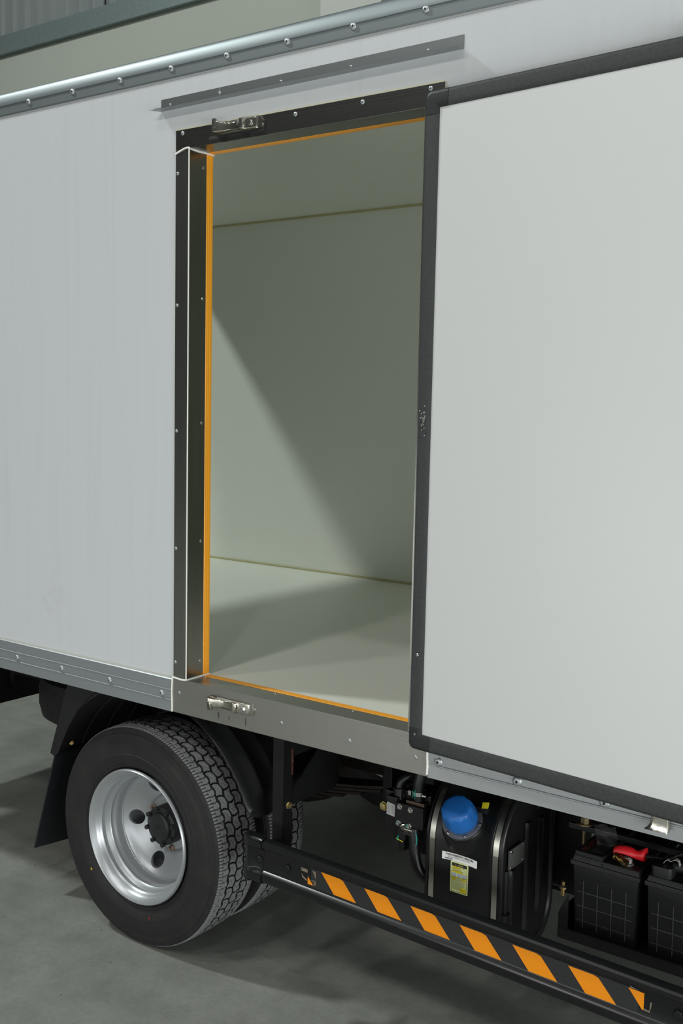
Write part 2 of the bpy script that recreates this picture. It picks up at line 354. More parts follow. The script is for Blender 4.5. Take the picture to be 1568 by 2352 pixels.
# black oily streaks below the latch
GR = mat('thin_grease', (.07, .068, .06), .5, alpha=.55)
for x0, w_, z0, z1 in ((-1.578, .007, .952, .928), (-1.533, .004, .948, .930), (-1.463, .005, .955, .925)):
    m = MB(); m.add([(x0-w_*.4, -.0074, z0), (x0+w_*.4, -.0074, z0), (x0+w_*.6, -.0074, (z0+z1)/2), (x0+w_*.2, -.0074, z1), (x0-w_*.3, -.0074, z1+.003), (x0-w_*.5, -.0074, (z0+z1)/2)], [(0, 1, 2, 3, 4, 5)]); m.build('grease_streak', GR, sill)
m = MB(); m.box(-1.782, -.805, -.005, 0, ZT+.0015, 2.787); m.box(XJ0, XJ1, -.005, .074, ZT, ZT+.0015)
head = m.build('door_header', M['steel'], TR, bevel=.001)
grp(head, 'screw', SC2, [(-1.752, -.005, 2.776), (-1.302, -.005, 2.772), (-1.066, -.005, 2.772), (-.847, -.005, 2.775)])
m = MB(); m.box(-1.782, XJ0, -.005, 0, ZS, ZT); m.box(XJ0-.0015, XJ0, -.005, .074, ZS, ZT)
jl = m.build('door_jamb', M['steel_v'], TR, bevel=.001)
grp(jl, 'screw', SC, [(-1.773, -.005, z) for z in (2.655, 2.245, 1.845, 1.462, 1.083)])
SCx = MB().turn([(0, .006), (.002, .0045), (.0025, .001)], (0, 0, 0), (1, 0, 0), seg=12).mesh('screw', M['screw'], smooth=True)
grp(jl, 'screw', SCx, [(XJ0, .060, z) for z in (2.680, 2.270, 1.872, 1.485, 1.085)])
m = MB(); m.box(XJ1, -.805, -.005, 0, ZS, ZT); m.box(XJ1, XJ1+.0015, -.005, .074, ZS, ZT)
m.build('door_jamb', M['steel_v'], TR, bevel=.001)
# orange thermal break profiles round the inner edge of the doorway
def ribbed(n=3):  # slightly ribbed strip section: (depth from .074 to .104, height)
    pts = [(.074, 0), (.074, .006)]
    for k in range(n): pts += [(.076+k*.009, .0072), (.082+k*.009, .0066)]
    return pts + [(.104, .006), (.104, 0)]
rb = ribbed()
for nm, fn, a, b in (('left', lambda p, t: (XJ0-.006+p[1], p[0], t), ZS, ZT), ('right', lambda p, t: (XJ1+.006-p[1], p[0], t), ZS, ZT),
                     ('top', lambda p, t: (t, p[0], ZT+.006-p[1]), XJ0, XJ1), ('bottom', lambda p, t: (t, p[0], ZS-.006+p[1]), XJ0, XJ1)):
    MB().prism(rb, fn, a, b).build('orange_profile', M['orange'], TR)
# white and yellowed sealant beads round the frame, plus one painted edge highlight
MB().cyl((XJ0-.0005, -.0055, ZS), (XJ0-.0005, -.0055, ZT), .0022, seg=8).build('sealant_or_glint', M['caulk_or_glint'], TR, smooth=True)  # white strip in place of the highlight on the jamb's rounded metal edge
MB().tube([(XJ0, -.006, ZT), (XJ0+.002, .03, ZT-.003), (XJ0+.003, .074, ZT-.002), (XJ0+.003, .103, ZT-.002)], .0035, seg=8).build('sealant_or_glint', M['caulk_or_glint'], TR, smooth=True)
MB().tube([(XJ0, -.006, ZS), (XJ0+.002, .03, ZS+.001), (XJ0+.003, .074, ZS+.002), (XJ0+.003, .103, ZS+.002)], .0035, seg=8).build('sealant_or_glint', M['caulk_or_glint'], TR, smooth=True)
MB().tube([(-1.783, -.006, ZT-.012), (-1.765, -.006, ZT-.006), (-1.74, -.006, ZT+.001), (XJ0, -.006, ZT+.001)], .0028, seg=8).build('sealant_or_glint', M['caulk_or_glint'], TR, smooth=True)
MB().tube([(-1.7835, -.006, ZS+.002), (-1.76, -.007, ZS), (-1.74, -.007, ZS-.001), (XJ0, -.007, ZS+.001)], .0028, seg=8).build('sealant_or_glint', M['caulk_or_glint'], TR, smooth=True)
MB().tube([(-1.7845, -.008, .9155), (-1.7838, -.009, .95), (-1.785, -.009, .98), (-1.784, -.008, ZS)], .0028, seg=8).build('sealant_or_glint', M['caulk_or_glint'], TR, smooth=True)
MB().tube([(-.7955, -.009, .922), (-.794, -.010, .95), (-.7957, -.010, .975), (-.795, -.009, 1.0), (-.7955, -.008, ZS)], .0034, seg=8).build('sealant_or_glint', M['caulk_or_glint'], TR, smooth=True)
IV = mat('ivory_sealant', (.60, .60, .46), .6)
for q in ((-1.7835, -.804, -.003, 0, 2.787, 2.7925), (-.805, -.801, -.003, 0, 2.735, 2.7869), (-1.7845, -1.782, -.003, 0, ZS, 2.7869)): MB().box(*q).build('sealant_or_glint', IV, TR, bevel=.001)

# rain gutter angle above the doorway
gx0, gx1 = -1.851, -.753; gz0, gz1 = 2.856, 2.861
m = MB()
v = []
for xx, zb in ((gx0, gz0), (gx1, gz1)):
    v += [(xx, 0, zb+.036), (xx, -.0015, zb+.036), (xx, -.0015, zb+.0015), (xx - (.004 if xx == gx0 else -.0), -.031, zb+.0015), (xx - (.004 if xx == gx0 else 0), -.031, zb), (xx, 0, zb)]
m.add(v, [(0, 1, 2, 3, 4, 5), (11, 10, 9, 8, 7, 6)] + [(i, (i+1) % 6, 6+(i+1) % 6, 6+i) for i in range(6)])
m.add([(gx0, 0, gz0), (gx0-.027, -.031, gz0+.0008), (gx0, -.031, gz0)], [(0, 1, 2)])
gut = m.build('rain_gutter', mat('gutter_stainless', (.36, .38, .38), .33, .9), TR)
grp(gut, 'screw', pan_rivet(.0048, .003), [(-1.81, -.0015, 2.871), (-1.60, -.0015, 2.876), (-1.36, -.0015, 2.873), (-1.11, -.0015, 2.874), (-.86, -.0015, 2.875)])
BOX(-1.603+.002, -1.6005, -.002, -.0015, 2.858, 2.8915).build('caulk_line', M['caulk_or_glint'], gut)

# latch keepers (polished castings screwed to header and sill)
def keeper(name, x0, zc, y0, flip=1, parent=TR):
    L = .170
    # wavy bar seen from above: (x, how far it stands off)
    top = [(0, .004), (.0, .024), (.003, .030), (.010, .033), (.020, .031), (.030, .024), (.038, .017), (.052, .012), (.070, .010), (.085, .012), (.098, .020), (.108, .027), (.118, .026), (.121, .013), (.150, .012), (.160, .010), (.163, .004), (.163, 0), (0, 0)]
    m = MB(); hz = .0155
    def wz(xx): return .0175 if xx < .02 else (.0175-.006*min(1, (xx-.02)/.03) if xx < .05 else (.0115 + .0055*min(1, max(0, xx-.085)/.02)))
    n = len(top); rings = []
    for t in (-1, -.85, .85, 1):
        sc = .82 if abs(t) == 1 else 1
        rings.append([(x0+a, y0-b*sc, zc + t*wz(a)*flip) for a, b in top])
    m.loft(rings)
    # base plate with rounded ends
    pl = []
    for k in range(13):
        a = R(90+k*15); pl.append((-.002+.016*math.cos(a)*.6, .0185*math.sin(a)))
    for k in range(13):
        a = R(-90+k*15); pl.append((.165+.016*math.cos(a), .0185*math.sin(a)))
    m.prism(pl, lambda p, t: (x0+p[0], t, zc+p[1]), y0, y0-.0045)
    # hook lug
    if flip == 1:
        m.cyl((x0+.010, y0-.026, zc-.004), (x0+.010, y0-.026, zc+.024), .0095, .0085, seg=20)
        m.cyl((x0+.010, y0-.026, zc+.024), (x0+.010, y0-.026, zc+.025), .0085, .006, seg=20)
    else:
        m.cyl((x0+.006, y0-.022, zc+.014), (x0+.020, y0-.028, zc-.022), .007, .012, seg=20)
    k = m.build(name, M['chrome'], parent, bevel=.0012, smooth=True, angle=50)
    MB().turn([(0, .0095), (.005, .0095), (.006, .008), (.006, .001)], (x0+.140, y0-.012, zc), (0, -1, 0), seg=6).build('bolt', M['screw'], k, bevel=.0006)
    return k
keeper('latch_keeper', -1.603, 2.768, -.005, 1)
keeper('latch_keeper', -1.606, .985, -.007, -1)
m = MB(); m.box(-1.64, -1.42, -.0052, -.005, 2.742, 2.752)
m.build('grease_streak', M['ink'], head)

# ------------------------------------------------------------------ side door, swung out and slid forward
th = R(5.3)
dv = Vector((math.cos(th), -math.sin(th), 0)); dn = Vector((-math.sin(th), -math.cos(th), 0))   # along door, outward
d0 = Vector((-.828, -.056, 0))                      # outer lower left corner line of the seal, in the front plane
def D(a, o, z): q = d0 + dv*a + dn*o; return (q.x, q.y, z)
DW, ZD0, ZD1 = .945, 1.005, 2.7515
def door_box(m, a0, a1, o0, o1, z0, z1, mi=0):
    v = [D(a, o, z) for a in (a0, a1) for o in (o0, o1) for z in (z0, z1)]
    return m.add(v, [(0, 1, 3, 2), (4, 6, 7, 5), (0, 4, 5, 1), (2, 3, 7, 6), (0, 2, 6, 4), (1, 5, 7, 3)], mi)
m = MB(); door_box(m, .040, DW-.040, -.030, .004, ZD0+.041, ZD1-.042)
dp = m.build('side_door', M['door_white'], TR, bevel=.0025, smooth=True)
tag(dp, 'plain white door leaf swung outwards')
# seal: a puffed rubber profile round the leaf, straight runs and darker moulded corners
def seal_sec(w=.047):      # (across, off) – across from the outer edge inwards
    pts = []
    for k in range(0, 9):
        a = R(180 - k*11.25*1.0); pts.append((.012 + .012*math.cos(a), -.006 + .014*math.sin(a)))
    pts += [(w-.012, .0085), (w-.004, .0075), (w, .005), (w, -.02), (0, -.025)]
    return pts
ss = seal_sec(.047)
def run(poly, fn, a, b, mt, name='door_seal'):
    return MB().prism(poly, fn, a, b).build(name, mt, dp, smooth=True, angle=30)
cx = .062
run(ss, lambda p, t: D(p[0], p[1], t), ZD0+cx, ZD1-cx, M['rubber'])
run(ss, lambda p, t: D(DW-p[0], p[1], t), ZD0+cx, ZD1-cx, M['rubber'])
run(ss, lambda p, t: D(t, p[1], ZD1-p[0]), cx+.012, DW-cx, M['rubber'])
run(ss, lambda p, t: D(t, p[1], ZD0+p[0]), cx+.012, DW-cx, M['rubber'])
def corner(sx_, sz_, nm='seal_corner'):
    m = MB(); rings = []
    w = .047; r = .018
    def pt(u, o, side):   # path goes down the outer edge: side 0 vertical leg, 1 horizontal
        pass
    N = 9
    secs = []
    ox = (lambda a: a) if sx_ < 0 else (lambda a: DW-a)
    oz = (lambda b: ZD0+b) if sz_ < 0 else (lambda b: ZD1-b)
    # outer rounding: sections rotate about inner corner (w, w)
    stations = [((0, cx), (w, cx)), ((0, .04), (w, .05))]
    for k in range(7):
        a = R(k*15); stations.append(((r - r*math.cos(a), r - r*math.sin(a)), (w, w)))
    stations += [((.04, 0), (.05, w)), ((cx+.012, 0), (cx+.012, w))]
    for (ax, az), (bx, bz) in stations:
        L = math.hypot(bx-ax, bz-az); ring = []
        for c, o in ss:
            f = c/w; ring.append(D(ox(ax+(bx-ax)*f), o+.0012, oz(az+(bz-az)*f)))
        rings.append(ring)
    m.loft(rings); m.build(nm, M['corner'], dp, smooth=True, angle=30)
for a in (-1, 1):
    for b in (-1, 1): corner(a, b)
# patch of bubbled repair glue half way up the seal
m = MB()
for k in range(46):
    zz = 1.90 + random.gauss(0, .022); aa = min(.044, max(.006, .024 + random.gauss(0, .006))); q = D(aa, .0085, zz)
    m.turn([(-.002, .0022), (.0, .0022), (.0012, .0012), (.0014, .0003)], q, dn, seg=7, mi=0 if random.random() < .5 else 1)
m.turn([(-.004, .008), (.001, .007), (.003, .003)], D(.001, -.004, 1.925), (-1, -.3, 0), seg=10, mi=1)
m.build('glue_repair', [mat('glue_beads', (.30, .30, .25), .25), M['corner']], dp, smooth=True)
for zz in (1.27, 1.05): MB().turn([(0, .005), (.001, .004), (.0012, .001)], D(.026, .0085, zz), dn, seg=12).build('screw', M['screw'], dp)
# hinge castings on the box wall, half hidden behind the door edges
def hook(x0, z0, z1, mt, up, nm):
    m = MB(); rings = []
    s = 1 if up else -1
    zt, zb = (z1, z0) if up else (z0, z1)      # zt: flared rim, zb: root hidden behind the seal
    for t in [0, .12, .3, .5, .7, .9, 1]:
        fl_ = .016*math.exp(-t*5.0); z = zt + (zb-zt)*t; yy = -.012
        ring = []
        for k in range(20):
            a = 2*math.pi*k/20; cxx = math.cos(a); syy = math.sin(a)
            ex = (abs(cxx)**.55)*(1 if cxx > 0 else -1); ey = (abs(syy)**.55)*(1 if syy > 0 else -1)
            ring.append((x0+.035 + ex*(.022) + (-fl_ if ex < 0 else 0) + 0, yy-.014 + ey*.012 - fl_*.2, z))
        rings.append(ring)
    m.loft(rings)
    m.box(x0+.0, x0+.08, -.010, -.004, min(zb, zb-.01*s), max(zb, zb+.02))
    return m.build(nm, mt, TR, smooth=True, angle=50)
hook(-.166, .938, .985, M['chrome'], False, 'hinge_casting')
hk = hook(-.160, 2.74, 2.806, mat('black_casting', (.006, .007, .008), .5, spec=.3), True, 'hinge_casting'); tag(hk, 'black flared hinge casting above the door')

# ------------------------------------------------------------------ wheels
CW = Vector((-2.0226, 0, .3985))
def tyre_mesh(cy, seg=160, patt=True, mir=False):
    """axis along y, centred on CW.x, CW.z"""
    V = []; F = []; MI = []
    RO = .3985; hw = .096
    NP, SP = 54, 20; NC = 112
    if patt:
        nth = NP*SP
        import numpy as np
        th_ = np.arange(nth)/SP     # in pitches
        vv = np.linspace(-1, 1, NC+1)
        T, Vv = np.meshgrid(th_, vv, indexing='ij'); fr = T % 1.0
        dep = np.zeros_like(T)
        def groove(c, amp, w, d, ph):
            return np.where(np.abs(Vv-(c+amp*np.sin(2*np.pi*(T+ph)))) < w, d, 0)
        for c, ph in ((-.56, .0), (-.19, .5), (.19, 0), (.56, .5)): dep = np.maximum(dep, groove(c, 0, .034, .0095, ph))
        for c in (-.80, .80): dep = np.maximum(dep, np.where(np.abs(Vv-c) < .012, .0032, 0))
        for c in (-.68, .68): dep = np.maximum(dep, groove(c, .0, .007, .0025, 0))
        def lat(lo, hi, ph, sl, w, d, curve=.0):
            u = (Vv-(lo+hi)/2)/(hi-lo)*2
            ff_ = (T + ph + sl*u + curve*u*u) % 1.0
            return np.where((Vv > lo) & (Vv < hi) & (ff_ < w), d, 0)
        for lo, hi, ph, sl in ((-.56, -.19, .30, 0), (-.19, .19, .80, 0), (.19, .56, .30, 0)):
            dep = np.maximum(dep, lat(lo, hi, ph, sl, .09, .0065))
            m_ = (lo+hi)/2; q_ = (hi-lo)*.22      # short S sipe inside each block
            dep = np.maximum(dep, lat(m_-q_, m_+q_, ph+.5, .18, .09, .003))
        for lo, hi, ph in ((-.80, -.56, 0), (.56, .80, .5)):
            for k in range(2): dep = np.maximum(dep, lat(lo, hi, ph+.5*k, 0, .09, .0035))
        for lo, hi in ((-1.01, -.80), (.80, 1.01)):
            for k in range(4): dep = np.maximum(dep, lat(lo, hi, .25*k, 0, .09, .004 if k % 2 == 0 else .003))
        amp_ = .036*np.clip((.80-np.abs(Vv))/.20, 0, 1)
        Y_ = Vv + amp_*np.sin(2*np.pi*T)        # wavy grooves, mesh lines follow them
        ang = (T + .12*np.clip((.80-np.abs(Vv))/.20, 0, 1)*np.sin(np.pi*(Vv+.56)/.3733+.4))/NP*2*np.pi
        rad = RO - .004*Vv**2 - .004*np.clip((np.abs(Vv)-.9)/.1, 0, 1)**2 - dep
        X = CW.x + rad*np.cos(ang); Z = CW.z + rad*np.sin(ang); Y = cy + hw*Y_
        V = np.stack([X, Y, Z], -1).reshape(-1, 3).tolist(); n = NC+1
        for i in range(nth):
            j = (i+1) % nth
            for k in range(NC):
                F.append((i*n+k, j*n+k, j*n+k+1, i*n+k+1))
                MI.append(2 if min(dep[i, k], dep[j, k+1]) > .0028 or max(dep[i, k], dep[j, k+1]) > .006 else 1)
    m = MB(); m.v = [tuple(v) for v in V]; m.f = F; m.mi = MI
    side_ = [(hw, .3905), (hw+.004, .385), (hw+.006, .372), (hw+.0085, .371), (hw+.0105, .362), (hw+.0105, .352), (hw+.0145, .340), (hw+.0150, .338), (hw+.0150, .334), (hw+.0175, .320), (hw+.0175, .300), (hw+.0185, .299), (hw+.0185, .296), (hw+.015, .280), (hw+.008, .262), (hw+.006, .2605), (hw+.004, .252), (hw-.002, .244), (hw-.014, .238)]
    if not patt: side_ = [(0, .3985), (hw*.9, .396), (hw, .392)] + side_[1:]
    for s_ in (-1, 1): m.turn([(s_*h, r) for h, r in side_], (CW.x, cy, CW.z), (0, 1, 0), seg=seg, mi=0 if patt else 0, cap=False)
    if patt:   # shoulder sipes running down on to the sidewall
        for k in range(NP):
            a = 2*math.pi*(k+.5)/NP
            for s_ in (-1, 1):
                for (ra, rb_) in ((.386, .374),):
                    ca, sa = math.cos(a), math.sin(a); w = .0016
                    y1, y2 = cy+s_*(hw+.0046), cy+s_*(hw+.0068)
                    m.add([(CW.x+ra*ca-w*sa, y1, CW.z+ra*sa+w*ca), (CW.x+ra*ca+w*sa, y1, CW.z+ra*sa-w*ca), (CW.x+rb_*ca+w*sa, y2, CW.z+rb_*sa-w*ca), (CW.x+rb_*ca-w*sa, y2, CW.z+rb_*sa+w*ca)], [(0, 1, 2, 3)], 2)
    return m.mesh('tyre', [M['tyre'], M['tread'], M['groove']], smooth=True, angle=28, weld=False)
YO, YI = .160, .425
# outer wheel: the rim is the part, the rest sits on it
rimp = [(.056, .2435), (.050, .2425), (.0465, .2395), (.0475, .2365), (.054, .2300), (.060, .2225), (.066, .2180), (.074, .2150), (.080, .2120), (.083, .2095), (.0855, .2095), (.088, .2140), (.093, .2175), (.103, .2160), (.110, .2080), (.1145, .2015), (.1175, .2000), (.1205, .2010), (.125, .2040), (.131, .2040), (.138, .2000), (.148, .1985), (.160, .1975), (.30, .1975)]
m = MB(); m.turn(rimp, (CW.x, 0, CW.z), (0, 1, 0), seg=128, cap=False)
m.turn([(.0565, .2440), (.062, .2300), (.09, .2200), (.30, .2100)], (CW.x, 0, CW.z), (0, 1, 0), seg=96, cap=False)
# dished disc with round hand holes: built as a polar grid with the holes left out
def disc(m, yoff=0, nh=5):
    prof = [(.173, .1970), (.172, .1935), (.177, .187), (.186, .176), (.193, .165), (.200, .150), (.207, .135), (.213, .122), (.220, .110), (.226, .100), (.228, .09), (.229, .06)]
    def yr(r):
        for (y1, r1), (y2, r2) in zip(prof, prof[1:]):
            if r <= r1 and r >= r2: return y1 + (y2-y1)*(r1-r)/(r1-r2+1e-9)
        return prof[-1][0] if r < prof[-1][1] else prof[0][0]
    cent = [(R(180 + 72*k + 3), .1485) for k in range(nh)]; rh = .0285; sg = 32
    # sector-wise: ring around each hole bridged to sector boundary
    for a0, rc in cent:
        hx = lambda t: (rc*math.cos(a0) + rh*math.cos(t), rc*math.sin(a0) + rh*math.sin(t))
        def bd(t):     # ray from hole centre to boundary of the sector (r .060 - .197, a0±36°)
            for st in range(1, 400):
                d = rh + st*.0006; px, pz = rc*math.cos(a0)+d*math.cos(t), rc*math.sin(a0)+d*math.sin(t)
                r_ = math.hypot(px, pz); da = (math.atan2(pz, px)-a0+math.pi) % (2*math.pi)-math.pi
                if r_ > .197 or r_ < .060 or abs(da) > R(36): break
            return px, pz
        ts = [2*math.pi*k/96 for k in range(96)]
        L = 9; rings = []
        B = [bd(t) for t in ts]; H = [hx(t) for t in ts]
        for q in range(L):
            f = q/(L-1)
            ring = []
            for (hx_, hz_), (bx_, bz_) in zip(H, B):
                px, pz = hx_+(bx_-hx_)*f, hz_+(bz_-hz_)*f; r_ = math.hypot(px, pz)
                ring.append((CW.x+px, yr(r_)+yoff, CW.z+pz))
            rings.append(ring)
        back = [(p[0], p[1]+.010, p[2]) for p in rings[0]]
        m.loft([back]+rings, cap=False)
    return m
disc(m, 0)
m.turn([(.222, .105), (.2275, .098), (.2275, .055)], (CW.x, -.002, CW.z), (0, 1, 0), seg=48, cap=False)
wo_ = m.build('wheel', M['rim'], TR, smooth=True, angle=35)
tag(wo_, 'silver deep dished outer rear wheel')
# weld bead where the disc meets the barrel
m = MB(); rings = []
for k in range(161):
    a = 2*math.pi*k/160; rr_ = .0026 + .0005*math.sin(k*2.1) + .0004*random.random()
    c = Vector((CW.x+.1955*math.cos(a), .171, CW.z+.1955*math.sin(a))); rad = Vector((math.cos(a), 0, math.sin(a)))
    rings.append([c + rad*rr_*math.cos(2*math.pi*q/8) + Vector((0, 1, 0))*rr_*math.sin(2*math.pi*q/8) for q in range(8)])
m.loft(rings, cap=False); m.build('weld_bead', M['rim'], wo_, smooth=True)
ty = link('tyre', tyre_mesh(YO), wo_)
m = MB(); m.turn([(0, .0052), (.0006, .0048), (.0007, .0005)], (CW.x-.222, .0435, CW.z-.176), (0, -1, 0), seg=14); m.build('paint_dot', M['dot_y'], wo_)
m = MB(); m.turn([(0, .0045), (.0006, .004), (.0007, .0005)], (CW.x+.081, .0430, CW.z-.272), (0, -1, 0), seg=14); m.build('paint_dot', M['dot_r'], wo_)
# hub
m = MB(); m.turn([(.26, .072), (.185, .072), (.182, .070), (.178, .070), (.1765, .068), (.1765, .052), (.168, .050), (.164, .046), (.1625, .036), (.1615, .02), (.1612, .001)], (CW.x, 0, CW.z), (0, 1, 0), seg=40, cap=False)
for k in range(10):
    a = 2*math.pi*k/10; m.box(CW.x-.001, CW.x+.001, .1600, .1612, CW.z+.004, CW.z+.016) if False else None
    ca, sa = math.cos(a), math.sin(a); p = Vector((CW.x, .1608, CW.z))
    m.cyl(p + Vector((ca*.004, 0, sa*.004)), p + Vector((ca*.020, .0008, sa*.020)), .0011, .0005, seg=6)
hb = m.build('hub', M['hub'], wo_, smooth=True, angle=40)
BT = MB().turn([(0, .0085), (.012, .0085), (.0135, .0072), (.0135, .001)], (0, 0, 0), (0, -1, 0), seg=12).mesh('hub_bolt', M['hub'], smooth=True, angle=40)
for k in range(8):
    a = R(14 + 45*k); inst('hub_bolt', BT, wo_, (CW.x+.0665*math.cos(a), .1775, CW.z+.0665*math.sin(a)))
NU = MB().turn([(0, .013), (.016, .013), (.018, .010), (.018, .007), (.026, .006), (.026, .001)], (0, 0, 0), (0, -1, 0), seg=6).mesh('wheel_nut', mat('dull_nut', (.30, .22, .17), .4, .6))
for k in range(6):
    a = R(35+60*k); inst('wheel_nut', NU, wo_, (CW.x+.094*math.cos(a), .236, CW.z+.094*math.sin(a)))
# inner twin wheel
m = MB(); m.turn([(.33, .2435), (.33, .235), (.36, .215), (.50, .215), (.53, .235), (.53, .2435)], (CW.x, 0, CW.z), (0, 1, 0), seg=64, cap=False)
m.turn([(.30, .21), (.29, .11), (.26, .05)], (CW.x, 0, CW.z), (0, 1, 0), seg=48, cap=False)
wi = m.build('wheel', M['rim'], TR, smooth=True); tag(wi, 'inner twin wheel behind the outer one')
link('tyre', tyre_mesh(YI), wi)
# axle and far wheels
MB().cyl((CW.x, .5, CW.z), (CW.x, 1.7, CW.z), .055, seg=24).turn([(-.16, .06), (-.10, .15), (0, .17), (.10, .15), (.16, .06)], (CW.x, 1.1, CW.z), (0, 1, 0), seg=28).build('axle', M['rust'], TR, smooth=True)
far = tyre_mesh(2.04, seg=96, patt=False)
for cy in (2.04, 1.775):
    m = MB(); m.turn([(-.095, .2435), (-.09, .215), (.09, .215), (.095, .2435)], (CW.x, cy, CW.z), (0, 1, 0), seg=48, cap=False); m.turn([(0, .214), (.01, .05)], (CW.x, cy, CW.z), (0, 1, 0), seg=32)
    w = m.build('wheel', M['rim'], TR, smooth=True); tag(w, 'far side rear wheel')
    q = link('tyre', far, w); q.location = (0, cy-2.04, 0)

# ------------------------------------------------------------------ mudguards and flap
def guard(a0, a1, nm, y0=.098, y1=.60, Rr=.520, ribs=True, cornerR=.05, lean=0):
    m = MB(); NA = 40; cols = []
    ys = [y0, y0+.004, y0+.03, y0+.07, y0+.078, y0+.092, y0+.10, y0+.155, y0+.163, y0+.177, y0+.185, y0+.27, y1]
    out = [0, .004, .006, .006, .016, .016, .006, .006, .016, .016, .006, .006, .006]
    rings = []
    for i in range(NA+1):
        t = i/NA; a = R(a0+(a1-a0)*t); ring_o = []; ring_i = []
        s_low = (a-R(a0))*Rr if a1 > a0 else 0
        cut = 0
        if s_low < cornerR: cut = cornerR - math.sqrt(max(0, cornerR**2 - (cornerR - s_low)**2))
        rb = min(1, max(0, (s_low-.05)/.03))
        for y, o in zip(ys, out):
            yy = max(y, y0+cut*1.0); oo = Rr + (.006 + (o-.006)*rb if ribs and o > .006 else o)
            ring_o.append((CW.x+oo*math.cos(a), yy, CW.z+oo*math.sin(a)))
        for y in reversed(ys):
            yy = max(y, y0+cut); ring_i.append((CW.x+(Rr-.001)*math.cos(a), yy, CW.z+(Rr-.001)*math.sin(a)))
        rings.append(ring_o+ring_i)
    m.loft(rings); return m.build(nm, M['guard_plastic'], TR, smooth=True, angle=60)
g1 = guard(18.6, 66, 'mudguard'); tag(g1, 'front half of the ribbed mudguard')
g2 = guard(112, 157, 'mudguard', cornerR=.001); tag(g2, 'rear half of the mudguard')
fl_poly = [(-2.425, .90), (-2.27, .90), (-2.285, .868), (-2.319, .841), (-2.380, .781), (-2.430, .711), (-2.476, .627), (-2.491, .597), (-2.512, .578), (-2.537, .587)]
MB().prism(fl_poly, lambda p, t: (p[0], t, p[1]), .094, .100).build('mudguard_bracket', M['guard_plastic'], TR)
# inside ribs of the rear guard and zinc bolts
m = MB()
for yy in (.22, .33, .44):
    rg = []
    for i in range(25):
        a = R(112+45*i/24); r_ = .5185; rg.append([(CW.x+(r_-o)*math.cos(a), yy+dy, CW.z+(r_-o)*math.sin(a)) for o, dy in ((0, -.004), (.006, -.003), (.006, .003), (0, .004))])
    m.loft(rg)
m.build('guard_rib', M['guard_plastic'], g2)
ZB = MB().turn([(0, .010), (.002, .010), (.002, .007), (.007, .007), (.007, .001)], (0, 0, 0), (.6, -.8, 0), seg=6).mesh('bolt', M['copper'])
for p in ((-2.493, .16, .62), (-2.335, .30, .80)): inst('bolt', ZB, g2, p)
# flap: leans back, hangs below the rear guard
m = MB(); A = Vector((-2.642, .100, .176)); B = Vector((-2.500, .100, .625)); Cc = Vector((-2.648, .50, .135)); Dd = Vector((-2.500, .50, .625)); off = Vector((-.006, 0, .002))
rw = []
for i in range(9):
    t = i/8; p0 = B.lerp(A, t); p1 = Dd.lerp(Cc, t); rw.append([p0, p0.lerp(p1, .33)+Vector((.004*math.sin(t*3), 0, 0)), p0.lerp(p1, .66)+Vector((.004*math.sin(t*3), 0, 0)), p1, p1+off, p0+off])
m.loft(rw); fp = m.build('mud_flap', M['flap'], TR, smooth=True, angle=40)
m = MB(); m.tube([(-2.512, .099, .583), (-2.503, .2, .590), (-2.497, .35, .592), (-2.495, .5, .592)], .006, seg=8); m.build('flap_rod', M['black'], fp, smooth=True)

# ------------------------------------------------------------------ side guard
def GY(x): return -.0275*(x+1.39)
def G(x, o, z): return (x, GY(x)+o, z)        # o: depth behind the front line
zdrop = lambda x: -.010*max(0, (x+1.17))/1.0
gp = [(.024, .570), (.022, .5695), (.012, .567), (.004, .563), (0, .557), (0, .546), (.003, .541), (.012, .536), (.0135, .533), (.0135, .470), (.012, .466), (.003, .459), (0, .454), (0, .440), (.004, .431), (.012, .427), (.024, .427), (.024, .431), (.0165, .433), (.0165, .564), (.024, .567)]
m = MB(); rings = []
for xx in (-1.405, -1.0, -.6, -.2, .35): rings.append([G(xx, o, z+zdrop(xx)) for o, z in gp])
m.loft(rings); sg_ = m.build('side_guard', M['gloss'], TR, smooth=True, angle=28)
tag(sg_, 'gloss black side guard rail with orange hatching')
# end cap with a pressed surround
m = MB()
def rrect(x0, x1, z0, z1, r, n=5):
    out = []
    for cx_, cz_, a0 in ((x1-r, z1-r, 0), (x0+r, z1-r, 90), (x0+r, z0+r, 180), (x1-r, z0+r, 270)):
        for k in range(n+1): a = R(a0+90*k/n); out.append((cx_+r*math.cos(a), cz_+r*math.sin(a)))
    return out
capo = rrect(-1.480, -1.397, .424, .580, .016); capi = rrect(-1.455, -1.30, .462, .540, .014)
gpc = [(.026, .576), (.026, .5745), (.012, .573), (.003, .570), (-.004, .562), (-.004, .548), (-.001, .541), (.010, .534), (.0125, .531), (.0125, .471), (.011, .466), (0, .457), (-.004, .451), (-.004, .434), (.001, .427), (.012, .423), (.026, .423)]
rings = [[(-1.482+.0, GY(-1.48)+max(o, .03), .504+(z-.504)*.96) for o, z in gpc], [(-1.476, GY(-1.476)+max(o, .004)*1.0, z) for o, z in gpc], [(-1.466, GY(-1.46)-.004 if False else GY(-1.466)+max(-.004, (0 if o < .02 else o)), z) for o, z in gpc], [G(-1.452, (-.004 if o < .02 else o), z) for o, z in gpc], [G(-1.436, o, z) for o, z in gpc], [G(-1.398, o, z) for o, z in gpc]]
m.loft(rings); ec = m.build('end_cap', M['gloss'], sg_, smooth=True, angle=50)
HX = MB().turn([(0, .012), (.005, .012), (.006, .010), (.006, .001)], (0, 0, 0), (0, -1, 0), seg=6).mesh('bolt', M['gloss'], bevel=.0008)
for xx, zz in ((-1.415, .498), (-1.300, .502), (-.065, .505)): inst('bolt', HX, sg_, G(xx, .0130, zz+zdrop(xx)))
